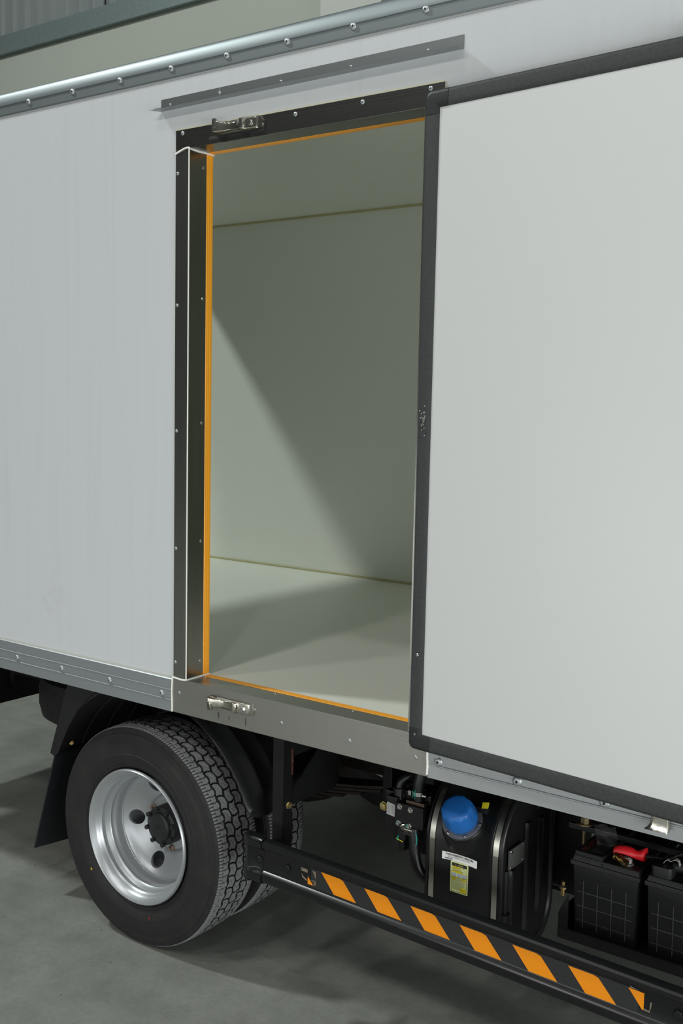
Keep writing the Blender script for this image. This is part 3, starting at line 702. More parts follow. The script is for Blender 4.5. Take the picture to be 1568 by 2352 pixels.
# hatched tape: one orange patch each
tops = [(-1.166, .529), (-1.004, .527), (-.841, .524), (-.678, .5205), (-.515, .519), (-.354, .517)]
m = MB(); m.add([G(-1.205, .0130, .5305), G(-.165, .0130, .5185), G(-.165, .0130, .4595), G(-1.205, .0130, .4715)], [(0, 1, 2, 3)])
m.build('tape', M['tape_black'], sg_)
for tx, tz in tops:
    m = MB(); q = [(tx, tz), (tx+.070, tz-.0005), (tx+.083, tz-.004), (tx+.133, tz-.0575), (tx+.050, tz-.0565)]
    front = [G(a, .0124, b) for a, b in q]; back = [G(a, .0132, b) for a, b in q]
    m.loft([back, front]); m.build('hatch_patch', M['tape'], sg_)
for q in ([(-1.218, .500), (-1.197, .477), (-1.218, .476)], [(-.192, .517), (-.151, .516), (-.151, .473), (-.155, .473)]):
    m = MB(); m.loft([[G(a, .0132, b) for a, b in q], [G(a, .0124, b) for a, b in q]]); m.build('hatch_patch', M['tape'], sg_)
m = MB()
for q in ([(-1.245, .523), (-1.218, .5225), (-1.218, .511), (-1.243, .512)], [(-1.243, .505), (-1.239, .492), (-1.222, .484), (-1.220, .489), (-1.236, .497)], [(-1.200, .524), (-1.187, .523), (-1.184, .500), (-1.190, .506)], [(-1.205, .492), (-1.185, .496), (-1.184, .483), (-1.192, .477), (-1.196, .486)],
          [(-.187, .523), (-.162, .519), (-.187, .519)], [(-.150, .478), (-.137, .477), (-.132, .482), (-.131, .500), (-.134, .500), (-.136, .485), (-.134, .472), (-.149, .472)]):
    m = MB(); m.add([G(a, .0120, b) for a, b in q], [tuple(range(len(q)))]); m.build('torn_tape', M['torn'], sg_)
# hanger post, gusset and bolt
m = MB(); m.box(-1.455, -1.4085, .122, .126, .505, .93); m.box(-1.4125, -1.4085, .122, .166, .47, .93); m.box(-1.455, -1.4085, .05, .126, .505, .515)
ps = m.build('guard_post', M['black'], TR, bevel=.001)
gs = MB().prism([(.163, .638), (.175, .70), (.305, .80), (.40, .80), (.415, .66), (.405, .64), (.385, .626), (.28, .637)], lambda p, t: (t, p[0], p[1]), -1.4055, -1.4005).build('gusset_plate', M['black'], ps)
MB().box(-1.41, -1.40, .166, .80, .80, .90).build('crossmember', M['black'], TR)
m = MB(); m.turn([(0, .013), (.002, .013), (.003, .009), (.010, .009), (.011, .0015)], (-1.4084, .148, .637), (1, -.2, 0), seg=6); m.build('bolt', M['zinc'], ps)
m = MB(); m.box(-1.4083, -1.4078, .158, .170, .772, .822); m.box(-1.4083, -1.4078, .160, .168, .735, .770); m.build('primer_patch', M['primer'], ps)

# ------------------------------------------------------------------ chassis
m = MB()
for yy in (.68, 1.46): m.box(-3.9, .4, yy, yy+.065, .62, .66); m.box(-3.9, .4, yy if yy < 1 else yy+.055, yy+.01 if yy < 1 else yy+.065, .62, .82); m.box(-3.9, .4, yy, yy+.065, .80, .84)
ch = m.build('chassis_rail', M['black'], TR, bevel=.002)
m = MB()
for k in range(12): xx = -3.8+k*.37; m.box(xx, xx+.05, .45, 1.75, .87, .92)
m.box(-3.9, .3, .64, .74, .84, .95); m.box(-3.9, .3, 1.46, 1.56, .84, .95); m.box(XB0, XB1, .01, 2.2, .925, .95)
m.build('subframe', M['black'], TR)
m = MB()
for k in range(7):
    L = .72-.085*k; zc_ = .515-.013*k; rg = []
    for i in range(17):
        t = -1+2*i/16; z = zc_ + .085*(t*L/.72)**2; rg.append([(CW.x+.05+t*L, yy_, z+dz) for yy_, dz in ((.585, 0), (.665, 0), (.665, .010), (.585, .010))])
    m.loft(rg)
ls = m.build('leaf_spring', M['rust'], TR)
for q in ((-1.325, -1.285, .575, .675, .52, .68), (-1.17, -1.13, .6, .66, .56, .70)): MB().box(*q).build('spring_shackle', M['black'], TR, bevel=.004)
MB().cyl((-1.9, 1.12, .45), (.4, 1.12, .52), .048, seg=24).build('drive_shaft', M['rust'], TR, smooth=True)
m = MB(); m.cyl((-1.25, .93, .60), (-.55, .93, .60), .11, seg=28); m.cyl((-1.33, .93, .60), (-1.25, .93, .60), .04, .11, seg=28); m.build('air_reservoir', M['black'], TR, smooth=True)
MB().prism(rrect(1.66, 2.12, .36, .88, .10), lambda p, t: (t, p[0], p[1]), -1.35, -.1).build('gap_blocker', M['black'], TR, smooth=True)  # added dark block closing off the bright gap under the subframe
m = MB(); m.tube([(-1.35, .62, .74), (-1.2, .60, .70), (-1.05, .5, .78), (-.9, .5, .84)], .011); m.tube([(-1.3, .60, .80), (-1.1, .56, .76), (-.95, .45, .80)], .008); m.build('brake_hose', M['plastic'], TR, smooth=True)
m = MB(); m.tube([(-.94, .30, .885), (-.80, .28, .868), (-.62, .30, .872), (-.45, .33, .88)], .012); m.build('cable_loom', M['plastic'], TR, smooth=True)
# tail end: bumper beam, light box and the slung spare
m = MB(); m.box(-3.95, -3.86, .30, 1.95, .372, .60); m.box(-3.93, -3.88, .32, 1.90, .60, .90)
rbm = m.build('rear_bumper', M['black'], TR, bevel=.01)
m = MB(); m.turn([(0, .10), (.03, .095), (.035, .02)], (-3.86, 1.0, .50), (1, 0, 0), seg=32); m.cyl((-3.85, .82, .56), (-3.85, 1.10, .56), .006); m.build('tail_lamp', M['plastic'], rbm, smooth=True)
m = MB(); prof_ = [(-.105, .24), (-.112, .30), (-.105, .355), (-.085, .385), (-.03, .395), (.03, .395), (.085, .385), (.105, .355), (.112, .30), (.105, .24)]
m.turn(prof_, (-2.985, .90, .59), (0, 0, 1), seg=72, cap=False)
for k in range(48):
    a = 2*math.pi*k/48; c, s_ = math.cos(a), math.sin(a); m.box(0, 0, 0, 0, 0, 0) if False else None
    p = Vector((-2.985+.3925*c, .90+.3925*s_, .59)); m.cyl(p+Vector((0, 0, -.045)), p+Vector((0, 0, .045)), .0035, seg=6)
sp = m.build('spare_tyre', M['tyre'], TR, smooth=True)
MB().turn([(-.08, .24), (-.02, .20), (-.02, .06)], (-2.985, .90, .59), (0, 0, 1), seg=40, cap=False).build('spare_rim', M['hub'], sp, smooth=True)

# ------------------------------------------------------------------ fluid tank with blue cap
X0, X1 = -.918, -.655
def tank_outline():      # (y, z), D shape with a big rounded shoulder
    P = []
    def arc(cy, cz, r, a0, a1, n):
        for k in range(n+1): a = R(a0+(a1-a0)*k/n); P.append((cy+r*math.cos(a), cz+r*math.sin(a)))
    arc(.376, .640, .180, 180, 90, 12)      # front top shoulder
    arc(.47, .730, .09, 90, 0, 6)
    arc(.44, .40, .12, 0, -90, 8)
    arc(.256, .34, .06, -90, -180, 5)
    return P
to = tank_outline(); cyk = sum(p[0] for p in to)/len(to); czk = sum(p[1] for p in to)/len(to)
def ringk(x, ins): 
    out = []
    for y, z in to:
        d = Vector((cyk-y, czk-z)); d.normalize(); out.append((x, y+d.x*ins, z+d.y*ins))
    return out
m = MB()
seq = [(X0+.012, .045), (X0+.002, .02), (X0, .008), (X0+.006, 0), (X0+.012, 0), (X0+.014, .006), (X0+.035, .006), (X0+.037, 0), (X0+.044, 0), (X0+.050, .006), (-.79, .004), (X1-.052, .006), (X1-.046, 0), (X1-.038, 0), (X1-.036, .006), (X1-.014, .006), (X1-.012, 0), (X1-.006, 0), (X1-.001, .006), (X1, .012), (X1-.002, .024), (X1-.010, .03)]
m.loft([ringk(x, i) for x, i in seq])
tk = m.build('fluid_tank', M['plastic'], TR, smooth=True, angle=50); tag(tk, 'black moulded tank with a blue cap and steel straps')
for xa in (X0+.0155, X1-.0345):     # straps lie in the grooves
    front = [p for p in to if True]; n = len(to); rg = []
    for y, z in to[:-6]:
        d = Vector((cyk-y, czk-z)); d.normalize()
        rg.append([(xa, y+d.x*.0035, z+d.y*.0035), (xa+.0175, y+d.x*.0035, z+d.y*.0035), (xa+.0175, y+d.x*.007, z+d.y*.007), (xa, y+d.x*.007, z+d.y*.007)])
    rg.append([(xa, .2, .34), (xa+.0175, .2, .34), (xa+.0175, .203, .34), (xa, .203, .34)]) if False else None
    m = MB(); m.loft(rg[::-1])
    m.box(xa, xa+.0175, .1985, .2005, .33, .645)
    m.build('tank_strap', M['strap'], tk, smooth=True, angle=60)
# vertical ribs on the tank end
for yy, z0, z1 in ((.275, .36, .575), (.376, .355, .690), (.462, .395, .680)):
    m = MB(); rg = []
    for z, s_ in ((z0-.008, .2), (z0, .8), (z0+.015, 1), (z1-.015, 1), (z1, .8), (z1+.008, .2)):
        rg.append([(X1-.013, yy-.020, z), (X1-.006+.004*s_, yy-.013, z), (X1-.003+.006*s_, yy-.006, z), (X1-.003+.006*s_, yy+.006, z), (X1-.006+.004*s_, yy+.013, z), (X1-.013, yy+.020, z)])
    m.loft(rg); m.build('tank_rib', M['plastic'], tk, smooth=True, angle=50)
m = MB(); m.cyl((X1-.004, .222, .40), (X1-.004, .222, .47), .018, .018, seg=20); m.cyl((X1-.003, .222, .46), (X1-.003, .222, .60), .009, seg=16); m.cyl((X1-.004, .222, .385), (X1-.004, .222, .40), .013, .018, seg=20)
m.build('level_sensor', M['guard_plastic'], tk, smooth=True)
m = MB(); m.box(X1-.004, X1+.001, .238, .334, .594, .655)
pt_ = m.build('cover_plate', mat('dull_plate', (.13, .135, .125), .5, .3), tk)
pt_.data.transform(Matrix.Identity(4))
for p in ((.247, .600), (.326, .600), (.247, .649), (.326, .649)): inst('screw', MB().turn([(0, .0055), (.003, .005), (.0045, .002)], (0, 0, 0), (1, 0, 0), seg=10).mesh('screw', M['screw'], smooth=True), tk, (X1+.001, p[0], p[1]))
# filler neck, ring and blue cap
ax = Vector((.0, -.62, .785)).normalized(); nb = Vector((-.795, .218, .702))
m = MB(); m.turn([(-.04, .072), (.004, .070), (.014, .067), (.020, .065), (.023, .063)], nb, ax, seg=48); m.build('filler_boss', M['plastic'], tk, smooth=True, angle=60)
m = MB(); m.turn([(.022, .0615), (.027, .0615), (.027, .040)], nb, ax, seg=48, cap=False); fr_ = m.build('filler_ring', mat('ring_aluminium', (.30, .30, .31), .35, .7), tk, smooth=True, angle=30)
a1 = ax.orthogonal().normalized(); a2 = ax.cross(a1)
for k in range(6):
    a = R(60*k+12); c = nb + ax*.027 + (a1*math.cos(a)+a2*math.sin(a))*.0565
    m = MB(); m.turn([(0, .005), (.002, .0045), (.0035, .002)], c, ax, seg=10); m.build('screw', M['screw'], tk, smooth=True)
m = MB(); N = 48; rg = []
for h, r_, lob in ((.024, .047, 0), (.030, .0475, 0), (.031, .0460, 0), (.035, .0460, 0), (.036, .0505, .0), (.044, .0515, .0006), (.050, .0500, .0020), (.064, .0478, .0034), (.080, .0455, .0036), (.089, .0438, .003), (.094, .0410, .0015), (.0962, .034, .0), (.0966, .002, 0)):
    rg.append([nb + ax*h + (a1*math.cos(2*math.pi*i/N)+a2*math.sin(2*math.pi*i/N))*(r_ + lob*abs(math.cos(5*2*math.pi*i/N))) for i in range(N)])
m.loft(rg); bc = m.build('tank_cap', M['blue'], tk, smooth=True, angle=38); tag(bc, 'bright blue screw cap')
m = MB(); m.turn([(.0305, .0478), (.0352, .0478)], nb, ax, seg=48, cap=False); m.build('cap_gasket', M['corner'], bc, smooth=True)
# yellow tag by the cap
m = MB(); c = Vector((-.734, .228, .776)); e1 = Vector((.96, -.05, .22)).normalized()*.011; e2 = Vector((-.1, .55, .8)).normalized()*.009
nn = e1.cross(e2).normalized()*.0008
q = [c-e1-e2, c+e1-e2, c+e1+e2, c-e1+e2]; m.loft([[p-nn for p in q], [p+nn for p in q]]); yt = m.build('warning_tag', M['yellow'], tk); tag(yt, 'small yellow tag')
m = MB(); m.cyl(c+Vector((0, .004, -.004)), c+Vector((-.022, .02, -.022)), .004); m.box(-.765, -.728, .232, .262, .748, .764); m.build('tag_bracket', M['plastic'], tk)
# white label with barcode and lettering, and the yellow notice under it
def tk_pt(x, z, o=0):    # point on the tank front, o towards the viewer
    y = .196 + .0045
    if z > .640: y = .376 - math.sqrt(max(0, .1755**2-(z-.640)**2))
    return Vector((x, y-o, z))
def strip(c0, c1, h, n=14, bow=.004):   # a slightly lifting paper label between two lower corners
    pass
lab0, lab1 = Vector((-.857, 0, .5965)), Vector((-.7385, 0, .5905))
def LP(u, v, o=.0):       # u 0..1 along, v 0..1 up
    z0 = .592 + .0025*math.sin(u*3.1) + (-.001)*u; x = -.8570 + .1185*u; lift = .0012 + .004*max(0, u-.75)**1.0*4*.4 + .0015*max(0, .12-u)*8
    return Vector((x, .2005-.0012-lift-o, z0 + v*.0235))
m = MB(); g = [[LP(i/24, j/3) for i in range(25)] for j in range(4)]
for j in range(3):
    for i in range(24): m.add([g[j][i], g[j][i+1], g[j+1][i+1], g[j+1][i]], [(0, 1, 2, 3)])
lb = m.build('parts_label', M['label_w'], tk, smooth=True); tag(lb, 'white barcode label')
m = MB(); u = .10
random.seed(3)
while u < .90:
    w = random.choice((.004, .004, .008, .012)); m.add([LP(u, .62, .0004), LP(u+w, .62, .0004), LP(u+w, .88, .0004), LP(u, .88, .0004)], [(0, 1, 2, 3)]); u += w + random.choice((.004, .006, .010))
m.build('barcode', M['ink'], lb)
def put_text(s, size, u0, v0, uw, parent, fn, bold=False, mt=None):
    me = text_mesh(s, size, 'lettering', bold); xs = [v.co.x for v in me.vertices]; x0, x1 = min(xs), max(xs)
    for v in me.vertices:
        uu_ = u0 + (v.co.x-x0)/(x1-x0)*uw; vv_ = v0 + v.co.y; p = fn(uu_, vv_); v.co = p
    me.materials.clear(); me.materials.append(mt or M['ink']); return link('lettering', me, parent)
put_text('61364O12000F1S1A2SG12730', .25, .17, .36, .62, lb, lambda u, v: LP(u, v, .0005))
put_text('WEICHAI', .30, .075, .10, .22, lb, lambda u, v: LP(u, v, .0005), True)
def NP_(u, v, o=0): return Vector((-.8275 + .0595*u, .2003-.0012-o, .4985 + .0945*v))     # yellow notice
def quad(m, u0, u1, v0, v1, o, mi=0): m.add([NP_(u0, v0, o), NP_(u1, v0, o), NP_(u1, v1, o), NP_(u0, v1, o)], [(0, 1, 2, 3)], mi)
m = MB(); q = rrect(0, 1, 0, 1, .045, 4); m.loft([[NP_(a, b, 0) for a, b in q], [NP_(a, b, .0006) for a, b in q]])
nl = m.build('notice_label', M['label_g'], tk); tag(nl, 'yellow warning notice')
m = MB()
fr = [(.075, .925, .025, .037), (.075, .925, .955, .965), (.065, .083, .03, .96), (.917, .935, .03, .96)]
for a in fr: quad(m, *a, .0009)
quad(m, .08, .92, .855, .96, .0010)
v = .835
for k, (u0, u1) in enumerate(((.12, .88), (.15, .60), (.12, .86), (.12, .56), (.14, .88), (.12, .70), (.12, .86))):
    quad(m, u0, u1, v-.007, v, .0013); v -= .024
quad(m, .12, .33, .512, .524, .0013); quad(m, .39, .60, .512, .524, .0013); quad(m, .66, .88, .512, .524, .0013)
v = .49
for k in range(18):
    quad(m, .12, random.uniform(.55, .88), v-.006, v, .0013); v -= .022
m.build('notice_print', M['ink'], nl)
m = MB()
for a in ((.12, .55, .78, .850), (.10, .70, .655, .700), (.30, .60, .70, .73), (.10, .30, .40, .505), (.66, .88, .44, .505), (.58, .90, .05, .20), (.12, .88, .50, .510)): quad(m, *a, .0011)
m.build('notice_print', M['label_y'], nl)
m = MB()
for u0 in (.12, .40, .68):
    quad(m, u0, u0+.22, .535, .645, .0012)
m.build('notice_print', mat('pale_blue_ink', (.50, .56, .68), .6), nl)
m = MB()
for u0 in (.12, .40, .68):
    for k in range(10):
        a = 2*math.pi*k/10; cu, cv = u0+.11+.055*math.cos(a), .59+.035*math.sin(a); quad(m, cu-.009, cu+.009, cv-.006, cv+.006, .0014)
    for du, dv_ in ((.01, .545), (.185, .54), (.01, .63), (.18, .63)): quad(m, u0+du, u0+du+.03, dv_-.003, dv_+.008, .0014)
m.build('notice_print', mat('dark_blue_ink', (.10, .17, .36), .6), nl)
m = MB(); tri = [(.26, .875), (.34, .875), (.30, .935)]; tri2 = [(.275, .882), (.325, .882), (.30, .922)]
m.add([NP_(a, b, .0014) for a, b in tri+tri2], [(0, 1, 4, 3), (1, 2, 5, 4), (2, 0, 3, 5)]); quad(m, .296, .304, .89, .91, .0015)
for k in range(4): quad(m, .44+.07*k, .495+.07*k, .895, .925, .0014)
quad(m, .43, .72, .875, .882, .0014)
m.build('notice_print', mat('notice_gold_ink', (.40, .34, .05), .6), nl)

# ------------------------------------------------------------------ valve box left of the tank
m = MB(); m.box(-1.031, -.930, .200, .244, .657, .724)
vb = m.build('valve_box', M['black'], TR, bevel=.0025); tag(vb, 'black valve cover with four screws')
m = MB(); m.box(-1.066, -1.028, .206, .27, .668, .735); m.box(-1.09, -1.02, .235, .26, .60, .74); m.box(-1.03, -.93, .244, .34, .60, .75); m.build('valve_body', M['plastic'], vb, bevel=.003)
m = MB(); m.add([(-1.0635, .2052, .716), (-1.0335, .2052, .712), (-1.0345, .2052, .673), (-1.0645, .2052, .677)], [(0, 1, 2, 3)])
pl_ = m.build('rating_label', mat('grey_label', (.42, .42, .42), .5), vb); tag(pl_, 'small grey label')
m = MB()
for k in range(6): m.box(-1.0615+k*.0045, -1.0600+k*.0045, .2046, .2049, .680, .680+.026+.004*random.random())
m.build('print_lines', M['grey_ink'], pl_)
for x, z in ((-1.012, .7135), (-.9735, .712), (-1.0155, .6605), (-.9765, .6595)):
    m = MB(); m.turn([(0, .0088), (.002, .0088), (.002, .006), (.008, .0058), (.008, .003), (.005, .0028), (.005, .0003)], (x, .1995, z), (0, -1, 0), seg=16); m.build('screw', M['screw'], vb, smooth=True, angle=30)
m = MB(); m.turn([(0, .016), (.003, .016), (.003, .0115), (.011, .0115), (.0115, .002)], (-1.088, .228, .689), (0, -1, 0), seg=6); m.build('bolt', M['zinc'], vb)
m = MB(); m.tube([(-.968, .235, .735), (-.968, .236, .79), (-.955, .245, .835), (-.91, .26, .865), (-.86, .28, .885)], .0185, seg=16); h1 = m.build('coolant_hose', M['plastic'], TR, smooth=True)
m = MB(); m.turn([(0, .0205), (.012, .0205)], (-.968, .235, .752), (0, 0, 1), seg=24, cap=False); m.cyl((-.945, .222, .758), (-.930, .222, .758), .007); m.box(-.998, -.988, .222, .232, .748, .762); m.build('hose_clamp', M['screw'], h1, smooth=True, angle=30)
m = MB(); m.box(-.969, -.967, .213, .2145, .744, .772); m.box(-.978, -.9765, .2145, .216, .744, .768); m.build('paint_mark', M['teal'], h1)
m = MB(); m.cyl((-.968, .235, .715), (-.968, .235, .74), .013, seg=16); m.box(-1.00, -.935, .215, .255, .722, .733); m.build('fitting', mat('dull_bronze_fitting', (.16, .12, .09), .4, .8), vb, bevel=.001)
m = MB(); m.tube([(-1.040, .235, .730), (-1.040, .236, .758), (-1.030, .245, .785), (-1.0, .275, .80), (-.96, .31, .81)], .0125, seg=14); m.turn([(0, .018), (.03, .0165), (.031, .020), (.035, .020)], (-1.040, .235, .724), (0, 0, 1), seg=20); m.build('air_hose', M['plastic'], TR, smooth=True, angle=60)
# corrugated hose hanging under the valve box
m = MB(); m.tube([(-.969, .215, .655), (-.966, .212, .62), (-.960, .210, .57), (-.945, .212, .525), (-.915, .222, .500), (-.88, .24, .505)], .0165, seg=16, sub=12, rib=.06); ch_ = m.build('corrugated_hose', M['plastic'], TR, smooth=True, angle=80)
m = MB(); m.box(-.995, -.965, .195, .212, .632, .650); m.turn([(0, .009), (.012, .009)], (-1.003, .20, .655), (.6, -.6, 0), seg=12); m.build('hose_fitting', M['chrome'], ch_, bevel=.002)
m = MB(); m.tube([(-.951, .196, .645), (-.946, .195, .63), (-.947, .195, .61)], .0016); m.tube([(-1.010, .190, .625), (-1.013, .190, .61)], .0018); m.tube([(-.9835, .1905, .668), (-.981, .1905, .656)], .001); m.tube([(-1.0165, .190, .672), (-1.014, .190, .664)], .001); m.build('paint_mark', M['teal'], ch_)
m = MB(); m.turn([(0, .026), (.05, .026), (.055, .014), (.09, .014)], (-1.02, .235, .655), (0, 0, -1), seg=24); m.box(-1.03, -.93, .25, .32, .56, .62); m.build('pressure_sensor', M['plastic'], vb, smooth=True, angle=40)
m = MB(); m.add([(-1.028, .207, .607), (-1.003, .207, .602), (-1.004, .207, .5995), (-1.028, .207, .605)], [(0, 1, 2, 3)]); m.build('paint_mark', M['yellow'], vb)

# ------------------------------------------------------------------ battery tray and hold-down
m = MB()
tp = [(-.474, .478), (-.474, .545), (-.468, .56), (-.450, .60), (-.446, .60), (-.446, .488), (.35, .488), (.35, .478)]
m.prism([(-.474, .478), (-.474, .545), (-.468, .56), (-.450, .60), (-.446, .60), (-.446, .488), (-.30, .488), (-.30, .478)], lambda p, t: (p[0], t, p[1]), .186, .191); m.box(-.474, .35, .191, .56, .476, .488); m.box(-.474, -.470, .191, .56, .478, .55)
m.box(-.474, .35, .184, .191, .474, .505)
tr_ = m.build('battery_tray', M['black'], TR, bevel=.001); tag(tr_, 'black steel battery tray')
m = MB(); m.cyl((-.4735, .35, .62), (-.476, .35, .92), .0065, seg=12); m.turn([(0, .024), (.003, .024)], (-.4745, .35, .748), (0, 0, 1), seg=28); m.turn([(0, .013), (.016, .013)], (-.4745, .35, .751), (0, 0, 1), seg=6); m.cyl((-.4745, .35, .767), (-.4745, .35, .782), .009, seg=14)
m.build('hold_down_rod', mat('dull_zinc', (.30, .24, .14), .4, .9), tr_, smooth=True, angle=30)
m = MB(); m.box(-.52, .30, .342, .358, .728, .744); m.box(-.47, .35, .40, .43, .74, .83); m.build('hold_down_bar', M['black'], tr_, bevel=.002)
BOX(-.500, -.462, .20, .23, .612, .616).build('tray_lug', M['black'], tr_)
m = MB(); m.cyl((-.474, .212, .585), (-.474, .212, .625), .006, seg=10); m.turn([(0, .010), (.006, .010)], (-.474, .212, .604), (0, 0, 1), seg=6); m.build('tray_bolt', M['copper'], tr_)
m = MB(); m.turn([(0, .017), (.003, .017), (.003, .011), (.008, .011), (.008, .001)], (-.53, .30, .818), (.1, -1, 0), seg=6); m.build('bolt', M['zinc'], tr_)
for q in ((-.62, -.617, .34, .38, .76, .90), (-.565, -.562, .34, .38, .77, .90)): BOX(*q).build('tank_bracket', M['black'], TR)
m = MB(); m.box(-.80, -.56, .60, .62, .40, .93); m.build('tank_bracket', M['black'], TR, bevel=.001)  # dark plate, extended downwards to darken the bright gap behind the tank

def battery(x0, full, label):
    t = empty('battery', (x0+.095, .35, .488), label, 'battery', None)
    W_, D0, D1, Z0, Z1 = .190, .200, .520, .489, .690
    m = MB(); ins = .005
    def rg(x_in, z): return [(x0+a+(-x_in if a > W_/2 else x_in)*1.0, b+(x_in if b < .3 else -x_in), z) for a, b in ((0, D0), (W_, D0), (W_, D1), (0, D1))]
    m.loft([rg(.010, Z0), rg(.004, Z1-.035), rg(.004, Z1-.034), rg(.002, Z1)])
    c = m.build('case', M['battery'], t, bevel=.004, smooth=True, angle=35)
    m = MB()
    for k in range(4): xx = x0+.034+k*.0405; m.loft([[(xx-.0011, D0+.0075, Z0+.02), (xx+.0011, D0+.0075, Z0+.02), (xx+.0011, D0+.011, Z0+.02), (xx-.0011, D0+.011, Z0+.02)], [(xx-.0011, D0+.0015, Z1-.042), (xx+.0011, D0+.0015, Z1-.042), (xx+.0011, D0+.006, Z1-.042), (xx-.0011, D0+.006, Z1-.042)]])
    for zz in (Z0+.042, Z0+.083, Z0+.124): m.box(x0+.016, x0+W_-.016, D0+.0035+(Z1-zz)*.022, D0+.012, zz-.0011, zz+.0011)
    m.build('case_rib', M['batrib'], c)
    # lid: low step in front/right, raised block on the left
    m = MB(); m.box(x0-.003, x0+W_+.003, D0-.006, D1+.003, Z1, Z1+.012)
    m.loft([[(x0, D0-.001, Z1+.012), (x0+W_, D0-.001, Z1+.012), (x0+W_, D1, Z1+.012), (x0, D1, Z1+.012)], [(x0+.004, D0+.004, Z1+.026), (x0+W_-.004, D0+.004, Z1+.026), (x0+W_-.004, D1-.004, Z1+.026), (x0+.004, D1-.004, Z1+.026)]])
    if full: m.loft([[(x0+.002, D0+.001, Z1+.012), (x0+.088, D0+.001, Z1+.012), (x0+.088, D1, Z1+.012), (x0+.002, D1, Z1+.012)], [(x0+.004, D0+.010, Z1+.036), (x0+.082, D0+.010, Z1+.036), (x0+.082, D1-.01, Z1+.036), (x0+.004, D1-.01, Z1+.036)]])
    l = m.build('lid', M['batlid'], t, bevel=.002)
    if full:
        z = Z1+.0366; m = MB()
        m.add([(x0+.012, D0+.022, z), (x0+.078, D0+.022, z), (x0+.078, D0+.20, z), (x0+.012, D0+.20, z)], [(0, 1, 2, 3)]); lb_ = m.build('lid_label', M['ink'], l)
        m = MB()
        for k in range(7): m.box(x0+.044+k*.0048, x0+.0452+k*.0048, D0+.026, D0+.098+.006*random.random(), z+.0002, z+.0004)
        m.build('print_lines', M['grey_ink'], lb_)
        m = MB(); m.box(x0+.022, x0+.036, D0+.060, D0+.072, z+.0002, z+.0004)
        for a, b, c_, d_ in ((.016, .021, .026, .050), (.024, .029, .026, .060), (.016, .026, .075, .125), (.029, .034, .085, .12)): m.box(x0+a, x0+b, D0+c_, D0+d_, z+.0002, z+.0004)
        m.build('print_marks', M['red_ink'], lb_)
        MB().turn([(0, .0035), (.0005, .0030)], (x0+.045, D0-.0012, Z1+.019), (0, -1, 0), seg=12).build('vent_hole', M['hole'], l)
        BOX(x0+.084, x0+.088, D0-.003, D0+.012, Z1+.004, Z1+.020).build('lid_latch', M['batlid'], l)
    return t
b1 = battery(-.445, True, 'black battery with printed lid under the red terminal boot, nearest the tank')
b2 = battery(-.235, False, 'black battery cut by the right picture edge, with a black terminal cap')
# terminals of the first battery
Zt = .716
m = MB(); m.turn([(0, .018), (.0015, .018), (.0015, .0095), (.018, .0085)], (-.303, .236, Zt), (0, 0, 1), seg=24); m.turn([(.004, .0135), (.016, .0135)], (-.303, .236, Zt), (0, 0, 1), seg=20)
tm = m.build('terminal', M['clip'], b1, smooth=True, angle=30)
m = MB(); m.cyl((-.326, .220, Zt+.018), (-.297, .212, Zt+.012), .0055, seg=12); m.turn([(0, .0125), (.004, .0125)], (-.331, .2215, Zt+.019), (1, -.25, -.2), seg=18); m.turn([(0, .0095), (.009, .0095)], (-.302, .213, Zt+.013), (1, -.25, -.2), seg=6); m.turn([(0, .0105), (.006, .0105)], (-.318, .218, Zt+.0165), (1, -.25, -.2), seg=16)
m.build('clamp_bolt', M['copper'], tm, smooth=True, angle=30)
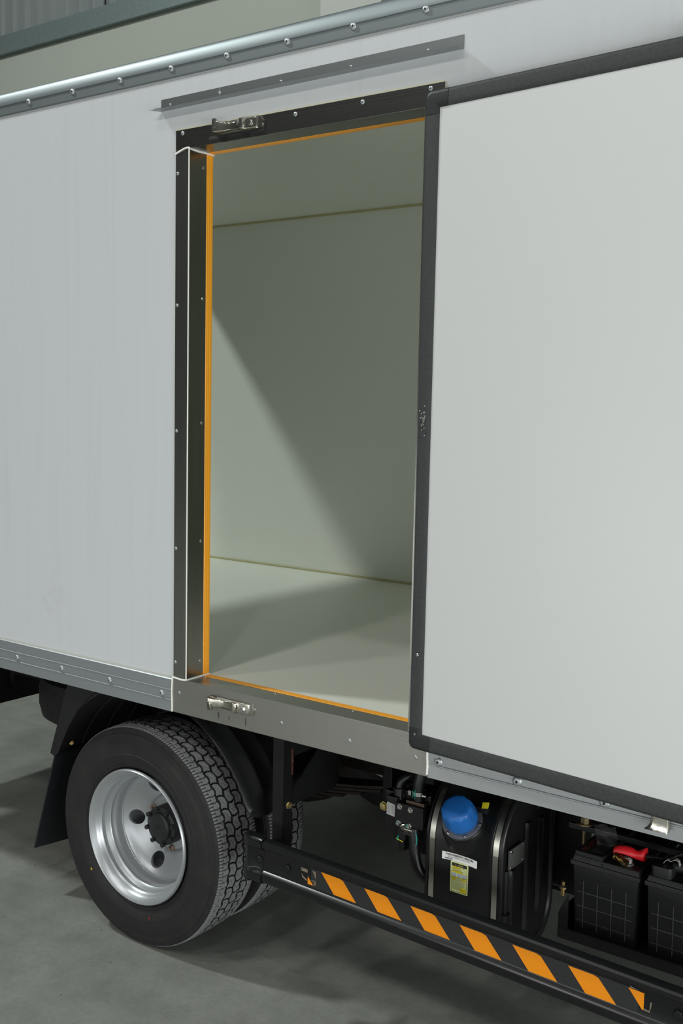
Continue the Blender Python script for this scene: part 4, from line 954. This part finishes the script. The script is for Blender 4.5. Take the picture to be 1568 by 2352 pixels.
# red boot: bent tube opening to the right
m = MB(); path = [(-.338, .232, .738, .011, .014), (-.326, .234, .743, .014, .016), (-.308, .238, .743, .0165, .017), (-.292, .243, .740, .017, .016), (-.281, .248, .738, .0125, .012), (-.272, .252, .739, .0145, .015), (-.262, .256, .741, .020, .019), (-.260, .257, .741, .019, .018)]
rg = []
for i, (x, y, z, ra, rb_) in enumerate(path): rg.append([(x, y+ra*math.cos(2*math.pi*k/24), z+.004+rb_*(math.sin(2*math.pi*k/24) if math.sin(2*math.pi*k/24) > 0 or i > 3 else .35*math.sin(2*math.pi*k/24))) for k in range(24)])
m.loft(rg); bt = m.build('terminal_boot', M['red'], b1, smooth=True, angle=60); tag(bt, 'red rubber boot')
m = MB(); m.tube([(-.262, .256, .741), (-.235, .265, .742), (-.20, .27, .745), (-.17, .275, .765), (-.12, .28, .775), (-.05, .29, .785), (.1, .32, .80)], .0048, sub=14, rib=.06)
cb = m.build('battery_cable', M['plastic']); tag(cb, 'black corrugated cable running from the red terminal boot to the right', 'cable')
m = MB(); m.tube([(-.195, .40, .723), (-.17, .37, .765), (-.13, .36, .775), (-.08, .37, .765), (-.055, .40, .723)], .004); cc = m.build('battery_cable', M['plastic'], smooth=True); tag(cc, 'thin black cable looping above the right hand battery', 'cable')
# cap on the second battery
m = MB(); m.prism(rrect(-.228, -.172, .206, .252, .012), lambda p, t: (p[0], p[1], t), .712, .744); m.cyl((-.18, .245, .738), (-.155, .25, .742), .014)
m.build('terminal_cap', M['batlid'], b2, bevel=.003, smooth=True, angle=35)
m = MB(); rg = []
for (x, z) in ((-.201, .749), (-.197, .757), (-.189, .762), (-.182, .758), (-.178, .762), (-.170, .767), (-.162, .764), (-.158, .752)): rg.append([(x, .225, z), (x, .238, z), (x, .238, z-.0015), (x, .225, z-.0015)])
m.loft(rg); m.build('terminal_clip', M['clip'], b2, smooth=True)
# clear plastic scrap lying over the first battery
m = MB(); nx, ny = 12, 8; P = []
for j in range(ny+1):
    for i in range(nx+1):
        u, v = i/nx, j/ny
        a = Vector((-.391, .241, .738)).lerp(Vector((-.339, .272, .738)), u); b = Vector((-.440, .330, .765)).lerp(Vector((-.381, .345, .765)), u)
        P.append(a.lerp(b, v) + Vector((0, 0, .003*math.sin(u*9+v*4) + .002*math.sin(v*11) + (.003 if j == 0 else 0))))
m.add(P, [(j*(nx+1)+i, j*(nx+1)+i+1, (j+1)*(nx+1)+i+1, (j+1)*(nx+1)+i) for j in range(ny) for i in range(nx)])
bg = m.build('plastic_bag', M['bag'], smooth=True); tag(bg, 'scrap of clear plastic film draped over the battery below the rail', 'plastic bag')
